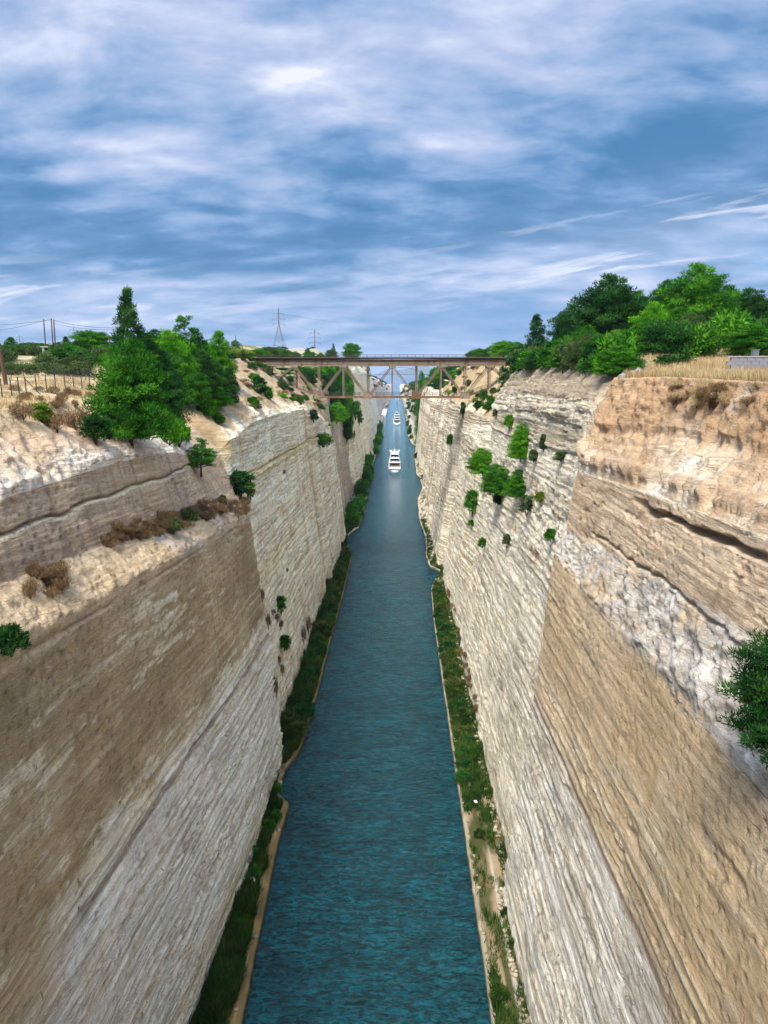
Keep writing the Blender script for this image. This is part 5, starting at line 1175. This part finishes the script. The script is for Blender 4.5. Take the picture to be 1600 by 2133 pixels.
# ------------------------------------------------------------------ motor yachts seen from astern
def yacht(y, x, L, B, tiers, label, hull_mat, dark):
    root = empty('motor_yacht', (x, y, 0)); tag(root, label, 'yacht')
    sc = B / 8.6
    def ring(yy, w, z0, z1, zc=None):
        return [(-w / 2, yy, z1), (-w / 2 * .98, yy, (z0 + z1) / 2), (-w / 2 * .82, yy, z0 + .3), (0, yy, z0), (w / 2 * .82, yy, z0 + .3), (w / 2 * .98, yy, (z0 + z1) / 2), (w / 2, yy, z1)]
    m = MB(); rings = []
    for t in (0, .1, .3, .5, .7, .85, .95, 1.0):
        w = B * (1 - max(0, (t - .45) / .55) ** 2.2 * .97); zt = (2.0 if t < .12 else 3.0 + 1.4 * t) * sc; rings.append(ring(L * t, w * (0.97 if t == 0 else 1), -1.0, zt))
    m.loft(rings); m.build('hull', hull_mat, root)
    m = MB(); m.box((0, -.9 * sc, .65 * sc), (B * .86, 2.0 * sc, .3)); m.build('swim_platform', WHITE, root)
    m = MB(); m.box((0, 2.2 * sc, 2.12 * sc), (B * .86, 5 * sc, .12)); m.build('aft_deck', TEAK, root)
    m = MB(); m.box((0, .12, 1.55 * sc), (B * .5, .3, .95 * sc)); m.build('transom_door', WHITE if not dark else GLASSD, root)
    for s in (-1, 1):
        m = MB(); 
        for k in range(4): m.box((s * B * .36, .3 * sc + k * .35 * sc, (.9 + k * .33) * sc), (B * .13, .4 * sc, .30 * sc))
        m.build('stern_steps', WHITE, root)
    z = 2.2 * sc; w = B * .95; y0 = 4.2 * sc; Ls = L * .66
    for t in range(tiers):
        h = 2.35 * sc
        m = MB(); r0 = [(-w * .43, y0, z), (w * .43, y0, z), (w * .43, y0 + Ls * .8, z), (w * .2, y0 + Ls, z), (-w * .2, y0 + Ls, z), (-w * .43, y0 + Ls * .8, z)]
        r1 = [(a * .97, b + (.2 if i < 2 else -.8), z + h) for i, (a, b, _) in enumerate(r0)]
        m.loft([r0, r1]); m.build('cabin', WHITE, root)
        m = MB(); m.box((0, y0 - .02, z + h * .47), (w * .74, .12, h * .66)); m.build('stern_window', GLASSD, root)
        for s in (-1, 1):
            m = MB(); m.box((s * w * .425, y0 + Ls * .4, z + h * .55), (.14, Ls * .62, h * .36)); m.build('side_window', GLASSD, root)
        # sofa and rail on the open deck
        m = MB(); m.box((-w * .12, y0 - 1.3 * sc, z + .35 * sc), (w * .34, .9 * sc, .6 * sc)); m.box((w * .24, y0 - 1.5 * sc, z + .45 * sc), (w * .12, .7 * sc, .5 * sc)); m.build('seat', WHITE if t else TEAK, root)
        m = MB(); ya = y0 - 3.0 * sc
        for k in range(7): m.bar((-w * .44 + w * .88 * k / 6, ya, z), (-w * .44 + w * .88 * k / 6, ya, z + .95 * sc), .05)
        m.bar((-w * .44, ya, z + .95 * sc), (w * .44, ya, z + .95 * sc), .06); m.build('rail', GALV, root)
        # overhanging deck slab above, with side wings reaching aft
        m = MB(); zz = z + h; ov = 3.6 * sc
        a = [(-w * .47, y0 - ov * .8, zz), (-w * .36, y0 - ov, zz), (w * .36, y0 - ov, zz), (w * .47, y0 - ov * .8, zz), (w * .5, y0 + Ls * .7, zz), (w * .25, y0 + Ls * .98, zz), (-w * .25, y0 + Ls * .98, zz), (-w * .5, y0 + Ls * .7, zz)]
        m.loft([a, [(p[0] * .98, p[1] + .1, p[2] + .42 * sc) for p in a]]); m.build('deck_overhang', WHITE, root)
        for s in (-1, 1):
            m = MB(); m.loft([[(s * w * .45, y0 - .1, z), (s * w * .45, y0 + 1.6 * sc, z), (s * w * .45, y0 - 1.0 * sc, zz), (s * w * .45, y0 - 2.4 * sc, zz)], [(s * w * .48, y0 - .1, z), (s * w * .48, y0 + 1.6 * sc, z), (s * w * .48, y0 - 1.0 * sc, zz), (s * w * .48, y0 - 2.4 * sc, zz)]]); m.build('side_wing', WHITE, root)
        z += h + .3 * sc; w *= .88; y0 += 2.6 * sc; Ls *= .76
    mm = DARKMETAL if dark else WHITE
    m = MB(); yb = y0 - 1.0 * sc; m.loft([[(-.9 * sc, yb - .5, z), (.9 * sc, yb - .5, z), (.9 * sc, yb + 1, z), (-.9 * sc, yb + 1, z)], [(-.3 * sc, yb - .2, z + 2.2 * sc), (.3 * sc, yb - .2, z + 2.2 * sc), (.3 * sc, yb + .4, z + 2.2 * sc), (-.3 * sc, yb + .4, z + 2.2 * sc)]])
    m.bar((0, yb, z + 2.2 * sc), (0, yb, z + (5.4 if dark else 3.9) * sc), .22); m.bar((-1.6 * sc, yb, z + 2.4 * sc), (1.6 * sc, yb, z + 2.4 * sc), .16); m.build('mast', mm, root)
    for s in (-1, 1):
        m = MB(); q = (2.9 if not dark else 1.0) * sc; m.tube([(s * q, yb, z - .2), (s * q, yb, z + (1.0 if not dark else 2.6) * sc)], .16 * sc); m.build('dome_stand', mm, root)
        m = MB(); m.sphere((s * q, yb, z + (1.6 if not dark else 3.0) * sc), (.78 if not dark else .6) * sc, 12, 8, 1.15); m.build('radar_dome', WHITE, root, smooth=True)
    m = MB(); m.bar((0, -.2, 2.0 * sc), (0, -1.0, 3.6 * sc), .05); m.build('flagstaff', GALV, root)
    return root
yacht(514, 1.6, 42, 8.3, 3, 'large white motor yacht with three decks heading away nearer the camera', WHITE, False)
yacht(980, 3.2, 40, 9.2, 3, 'smaller looking yacht with dark mast far ahead of the white one', WHITE, True)
yacht(1900, 4.2, 30, 7.5, 2, 'distant boat just above the bridge walkway with a thin mast', WHITE, True)
def foam_mat():
    m = bpy.data.materials.new('foam'); m.use_nodes = True; T = NT(m.node_tree); b = T.n['Principled BSDF']
    tc = T.new('ShaderNodeTexCoord'); at = T.new('ShaderNodeAttribute', attribute_name='dens')
    n = T.noise(T.vm('MULTIPLY', tc.outputs['Object'], (1, .6, 1)), 1.3, 6, 0.65)
    b.inputs['Base Color'].default_value = (0.7, 0.76, 0.78, 1); b.inputs['Roughness'].default_value = .6
    T.put(b.inputs['Alpha'], T.smooth(T.m('ADD', n, T.m('MULTIPLY', at.outputs['Fac'], 0.5)), 0.74, 0.92)); return m
FOAM = foam_mat()
for (cx_, cy_, w, l) in ((1.6, 512, 8, 40), (3.2, 980, 9, 60)):
    V, F, A = [], [], []
    for i in range(13):
        for j in range(9):
            t = i / 12; s = j / 8 * 2 - 1; V.append((cx_ + s * (w * .5 + 5 * t), cy_ - 1.5 - l * t, 0.02)); A.append((1 - t) ** 1.5 * (1 - s * s) )
    F = [(i * 9 + j, (i + 1) * 9 + j, (i + 1) * 9 + j + 1, i * 9 + j + 1) for i in range(12) for j in range(8)]
    tag(np_mesh('wake_foam', np.array(V), np.array(F)[:, ::-1], FOAM, {'dens': np.array(A)}), 'thin white foam trailing behind the yacht', 'foam', kind='stuff')

# ------------------------------------------------------------------ pylons, poles, wires
def pylon(u, y, vt, zbase, arms, label, wide=0.22):
    p = at_y(u, vt, y); H = p.z - zbase; root = empty('pylon', (p.x, y, zbase), 0.35); tag(root, label, 'pylon')
    th = max(.14, y / 4200.0); hw = lambda t: H * wide * .5 * (max(.07, (1 - t / .62)) if t < .58 else .07) 
    m = MB(); lv = [0, .12, .24, .36, .47, .58, .70, .80, .88, .94]
    for a, b in zip(lv[:-1], lv[1:]):
        A, B_ = hw(a), hw(b)
        cs = [(-1, -1), (1, -1), (1, 1), (-1, 1)]
        for i in range(4):
            c, d = cs[i], cs[(i + 1) % 4]
            m.bar((c[0] * A, c[1] * A, H * a), (c[0] * B_, c[1] * B_, H * b), th * 1.3)
            m.bar((c[0] * A, c[1] * A, H * a), (d[0] * B_, d[1] * B_, H * b), th * .7); m.bar((d[0] * A, d[1] * A, H * a), (c[0] * B_, c[1] * B_, H * b), th * .7)
            m.bar((c[0] * B_, c[1] * B_, H * b), (d[0] * B_, d[1] * B_, H * b), th * .7)
    m.build('lattice_mast', GALV, root)
    m = MB(); m.bar((0, 0, H * .94), (0, 0, H), th * 1.4); m.build('peak', GALV, root)
    tips = []
    for t, l in arms:
        m = MB(); l *= H
        for s in (-1, 1):
            m.bar((0, 0, H * (t + .025)), (s * l, 0, H * t), th * 1.1); m.bar((0, 0, H * (t - .01)), (s * l, 0, H * t), th)
            tips.append(root.matrix_basis.copy()); 
        m.build('crossarm', GALV, root)
        for s in (-1, 1):
            m = MB(); m.bar((s * l, 0, H * t), (s * l, 0, H * (t - .035)), th * 1.5); m.build('insulator', DARKMETAL, root)
    return root, p, H
A3 = [(.62, .145), (.745, .15), (.865, .12)]
zb = gz(at_y(580, 722, 660).x, 660); pylon(580, 660, 638, zb, [(.60, .14), (.715, .145), (.83, .12)], 'tall lattice pylon standing on the wooded ridge left of the canal', .30)
zb = gz(at_y(655, 722, 1050).x, 1050); pylon(655, 1050, 682, zb, A3, 'smaller lattice pylon right of the tall one', .2)
zb = gz(at_y(153, 722, 760).x, 760); pylon(153, 760, 678, zb, A3, 'faint lattice pylon behind the round umbrella pine', .2)
zb = gz(at_y(40, 722, 1100).x, 1100); pylon(40, 1100, 696, zb, A3, 'faintest lattice pylon at the far left horizon', .2)
def pole(u, vt, ub, y, label, rad=.15, tilt_y=0):
    p = at_y(u, vt, y); q = at_y(ub, 760, y); zb = gz(q.x, y); m = MB(); m.tube([(q.x, y, zb - .5), (p.x, y + tilt_y, p.z)], [rad * 1.2, rad * .8], 7); o = m.build('utility_pole', WOOD); tag(o, label, 'pole'); return p
pA = pole(91, 665, 98, 196, 'leaning brown utility pole, leftmost of three near the hut'); pB = pole(107, 663, 113, 190, 'brown utility pole, left one of the close pair'); pC = pole(112, 665, 118, 191, 'brown utility pole, right one of the close pair')
pole(-2, 715, 10, 92, 'thick dark leaning pole at the left picture edge beside the fence', .22)
pD = pole(226, 698, 236, 150, 'thin leaning pole behind the left clump of pines', .10); pole(491, 699, 492, 245, 'slim pole above the trees left of the bridge head', .13); pole(503, 716, 512, 240, 'short leaning pole beside the left bridge head', .13)
def wire(a, b, sag, rad, label):
    pts = []
    for i in range(17):
        t = i / 16; p = Vector(a).lerp(Vector(b), t); p.z -= sag * 4 * t * (1 - t); pts.append(p)
    m = MB(); m.tube(pts, rad, 4); o = m.build('power_line', DARKMETAL); tag(o, label, 'cable', 'overhead wires on the left')
WLB = 'thin overhead wire hung from the wooden poles'
wire(pB + Vector((0, 0, -.3)), at_y(-150, 672, 190), 1.0, .035, WLB); wire(pA + Vector((0, 0, -.4)), at_y(-150, 698, 190), 1.0, .035, WLB)
wire(pC + Vector((0, 0, -.3)), at_y(250, 682, 188), .6, .035, WLB); wire(pC + Vector((0, 0, -1.0)), at_y(250, 686, 188), .6, .035, WLB)
wire(pA + Vector((0, 0, -.2)), pB + Vector((0, 0, -.2)), .1, .03, WLB); wire(at_y(580, 652, 660), at_y(760, 672, 1300), 3, .07, 'faint power line strung between the two distant pylons'); 
# small concrete hut
hx = at_y(103, 745, 186); hz_ = gz(hx.x, 186)
hroot = empty('hut', (hx.x, 186, hz_ - .2)); tag(hroot, 'small roofless looking concrete hut with dark doorway below the utility poles', 'hut')
m = MB(); m.box((-.9, 0, 1.1), (.5, 2, 2.4)); m.box((1.2, 0, 1.1), (1.1, 2, 2.4)); m.box((.1, .9, 1.1), (1.5, .2, 2.4)); m.build('wall', CONC, hroot)
m = MB(); m.box((.2, 0, 2.4), (3.6, 2.4, .25)); m.build('roof', CONC, hroot); m = MB(); m.box((.0, -.6, 1.05), (1.25, .08, 2.1)); m.build('door', DECKDARK, hroot)

# wire fences on the left plateau
def fence(name, label, us, vts, ys_, h, mesh_z, post=.09):
    root = empty(name, (-37, 90, 61)); tag(root, label, 'fence'); tops = []
    for u, vt, y in zip(us, vts, ys_):
        p = at_y(u, vt, y); zb = gz(p.x, y); m = MB(); m.bar((p.x + 37, y - 90, zb - .3 - 61), (p.x + 37 - .06, y - 90, zb + h - 61), post); m.build('post', DARKMETAL, root); tops.append((Vector((p.x + 37, y - 90, zb - 61)), h))
    m = MB()
    for (a, ha), (b, hb_) in zip(tops[:-1], tops[1:]):
        for k in range(mesh_z): z = .12 + (h - .2) * k / (mesh_z - 1); m.bar(a + Vector((0, 0, z)), b + Vector((0, 0, z)), .012)
        n = int((b - a).length / .35)
        for k in range(n): p = a.lerp(b, k / n); m.bar(p + Vector((0, 0, .1)), p + Vector((0, 0, h - .08)), .008)
    m.build('wire_mesh', GALV, root); return root, tops
us = [2, 22, 38, 53, 75, 96, 115, 135, 153, 170, 187]; ys_ = [77, 79, 81, 83, 86, 89, 92, 95.5, 99, 103, 107]
fr, tp = fence('wire_fence', 'wire mesh fence on dark posts along the left rim', us, [790] * 11, ys_, 1.85, 7)
a = tp[3][0]; m = MB(); m.bar(a + Vector((0, 0, 1.6)), a + Vector((1.2, .6, 0)), .07); m.build('post_brace', DARKMETAL, fr)
fence('wire_fence', 'second fainter wire fence behind the first in front of the olive bushes', [-6, 24, 50, 80, 113, 146, 178, 212], [780] * 8, [104, 106, 108, 110, 113, 116, 119, 122], 1.5, 9, .07)

# grey blockwork parapet with a steel box on the right plateau
def parapet():
    a = Vector((at_y(1514, 750, 80).x, 80, 0)); b = Vector((a.x + 14, 79.0, 0)); z0 = at_y(1514, 765, 80).z - .5; root = empty('block_wall', (a.x, a.y, z0)); tag(root, 'low grey blockwork wall with flat coping in the dry grass', 'wall')
    H = at_y(1514, 742, 80).z - z0; nb, nr = 18, 4; mesh = None
    for r in range(nr):
        for k in range(nb):
            x = k * .78 + (.39 if r % 2 else 0)
            if mesh is None: mb = MB(); mb.box((0, 0, 0), (.765, .35, (H - .1) / nr - .015)); o = mb.build('block', GREYWALL, root); mesh = o.data
            else: o = bpy.data.objects.new('block', mesh); COL.objects.link(o); o.parent = root
            o.location = (x + .39, -x * .07 + R.uniform(-.008, .008), (r + .5) * (H - .1) / nr)
    m = MB(); m.bar((0, 0, H - .05), (14.6, -1.02, H - .05), .44, .1); m.build('coping', CONC, root)
    return a, z0 + H
pa, pz = parapet()
root = empty('junction_box', (at_y(1577, 740, 82).x, 82.5, pz - .3)); tag(root, 'small ribbed steel cabinet standing behind the grey blockwork wall', 'cabinet')
m = MB(); m.box((0, 0, .5), (.62, .5, .95)); m.build('body', GALV, root); m = MB(); m.box((0, 0, 1.0), (.72, .6, .07)); m.build('lid', GALV, root); m = MB()
for k in (-.2, 0, .2): m.box((k, -.27, .5), (.05, .04, .85))
m.build('rib', GALV, root)
for k, (u, v) in enumerate([(1313, 771), (1323, 763), (1334, 768), (1346, 760), (1305, 776), (1318, 782), (1297, 788), (1330, 778), (1341, 774)]):
    b = hit(u, v)
    if b:
        bm = bmesh.new(); bmesh.ops.create_icosphere(bm, subdivisions=2, radius=.38 + .2 * R.random())
        for vv_ in bm.verts: vv_.co *= 1 + R.uniform(-.16, .16); vv_.co.z *= .985
        me = bpy.data.meshes.new('rock'); bm.to_mesh(me); bm.free(); me.materials.append(STONE); o = bpy.data.objects.new('rock', me); COL.objects.link(o); o.location = b[0] + Vector((0, 0, .1)); o.rotation_euler = (R.random(), R.random(), R.random()); tag(o, 'loose pale rock in the broken rim between the two right wall sections', 'rock', 'loose rocks on the right rim')

# ------------------------------------------------------------------ far bridges, landing stage, litter
def arch_bridge():
    y = 1700; root = empty('arch_bridge', (0, y, 58)); tag(root, 'thin arched road bridge far away towards the sea', 'bridge')
    xl, xr = at_y(780, 780, y).x, at_y(900, 780, y).x; zd = at_y(830, 780, y).z - 58; za = at_y(838, 765, y).z - 58; al, ar = at_y(787, 780, y).x, at_y(885, 780, y).x
    m = MB(); m.bar((xl, 0, zd), (xr, 0, zd), 9, 1.5); m.build('deck', GALV, root)
    for s in (-4.6, 4.6):
        pts = [(al + (ar - al) * i / 18, s, zd + (za - zd) * 4 * (i / 18) * (1 - i / 18)) for i in range(19)]
        m = MB(); m.tube(pts, .55, 6); m.build('arch', GALV, root)
    for i in range(1, 18, 2):
        x = al + (ar - al) * i / 18; z = zd + (za - zd) * 4 * (i / 18) * (1 - i / 18); m = MB(); m.bar((x, -4.6, zd), (x, -4.6, z), .12); m.bar((x, 4.6, zd), (x, 4.6, z), .12); m.build('hanger', GALV, root)
arch_bridge()
o = MB(); y = 2900; xl, xr = -18, 18; z = at_y(828, 796, y).z; o.bar((xl, y, z), (xr, y, z), 8, 1.2)
for k in (-14.5, 14.5): o.box((k, y, z / 2 - .5), (2, 6, z))
o = o.build('road_bridge', CONC); tag(o, 'low flat bridge across the canal mouth farthest away', 'bridge')
root = empty('landing_stage', (-17.5, 1250, 0)); tag(root, 'white concrete landing stage on the far left bank beyond the bridge', 'jetty')
m = MB(); m.box((0, 0, .9), (9, 190, 2.2)); m.build('platform', pmat('white_concrete', (.62, .60, .62), .8), root); m = MB()
for k in range(8): m.box((4.4, -90 + k * 25, .7), (.5, 1, 2.4))
m.build('fender', DARKMETAL, root)
o = MB().box((0, 0, 0), (.5, .35, .12)).add([(-.2, -.5, .1), (.2, -.6, .05), (.25, -.35, .3), (-.1, -.3, .28)], [(0, 1, 2, 3)]).build('litter', WHITE)
b = at_y(529, 1846, 88); o.location = (-15.0, 86.5, 1.9); o.rotation_euler = (.2, .1, .4); tag(o, 'small white piece of litter in the growth on the left bank', 'litter')
o = MB().box((0, 0, 0), (.42, .5, .08)).build('litter', WHITE); o.location = (14.6, 104.5, 1.9); o.rotation_euler = (.2, .1, .4); tag(o, 'small white piece of litter on the right bank', 'litter')
#@@PART3@@
def rubble(side, n, seed):
    g = np.random.default_rng(seed); y = 60 * (330 / 60) ** g.random(n); e = ip(y, EDGE_L if side < 0 else EDGE_R, lambda t: t[1]); f = ip(y, SL if side < 0 else SR, lambda t: t[1])
    q = g.random(n); d = np.where(q < 0.08, e + 0.25 + 0.5 * g.random(n), f - 0.6 + 1.2 * g.random(n) ** 2); r = 0.08 + 0.20 * g.random(n) ** 2.5
    cube = np.array([(i, j, k) for k in (-1, 1) for i, j in ((-1, -1), (1, -1), (1, 1), (-1, 1))], dtype=float)
    V = cube[None] * (0.6 + 0.7 * g.random((n, 8, 3))) * r[:, None, None] * np.array([1, 1.2, 0.8]); a = g.random(n) * 6.28; co, si = np.cos(a)[:, None], np.sin(a)[:, None]
    X = V[..., 0] * co - V[..., 1] * si; Yv = V[..., 0] * si + V[..., 1] * co
    V = np.stack([X + (side * d)[:, None], Yv + y[:, None], V[..., 2] + (1.15 + 0.12 * (d - e))[:, None]], -1).reshape(-1, 3)
    fc = np.array([(3, 2, 1, 0), (4, 5, 6, 7), (0, 1, 5, 4), (1, 2, 6, 5), (2, 3, 7, 6), (3, 0, 4, 7)]); F = (fc[None] + (np.arange(n) * 8)[:, None, None]).reshape(-1, 4)
    C = np.repeat(np.array((0.42, 0.35, 0.24))[None] * (0.5 + 0.7 * g.random((n, 1))), 8, 0)
    tag(np_mesh('rubble', V, F, GROUND, {'col': C}), 'loose fallen stones along the left towpath' if side < 0 else 'loose fallen stones along the right towpath', 'rubble', kind='stuff')
rubble(-1, 420, 501); rubble(1, 650, 502)
ORD = ['first', 'second', 'third', 'fourth', 'fifth', 'sixth', 'seventh', 'eighth', 'ninth', 'tenth', 'eleventh', 'twelfth', 'thirteenth', 'fourteenth', 'fifteenth', 'sixteenth']
def number_groups():
    inv = _Rm.transposed(); gr = {}
    for o in list(COL.objects):
        if o.parent is None and o.get('group') and o.get('label'): gr.setdefault((o['group'], o['label']), []).append(o)
    for (g_, l_), os_ in gr.items():
        if 2 <= len(os_) <= 16:
            def uu(o):
                p = inv @ (Vector(o.location) - Vector(CAM)); return p.x / max(1e-3, -p.z)
            os_.sort(key=uu)
            for k, o in enumerate(os_):
                if len(l_.split()) <= 12: o['label'] = l_ + ', ' + ORD[k] + ' from left'
number_groups()
def haze():
    m = bpy.data.materials.new('haze'); m.use_nodes = True; T = NT(m.node_tree); T.n.remove(T.n['Principled BSDF'])
    v = T.new('ShaderNodeVolumePrincipled'); v.inputs['Color'].default_value = (0.62, 0.78, 1.0, 1); v.inputs['Density'].default_value = 4.0e-5; v.inputs['Anisotropy'].default_value = 0.0
    T.l.new(v.outputs[0], T.n['Material Output'].inputs['Volume'])
    o = MB().box((0, 20500, 248), (64000, 44000, 506)).build('haze', m); tag(o, 'thin blue sea haze over the canal and the gulf', 'haze', kind='stuff')
haze()
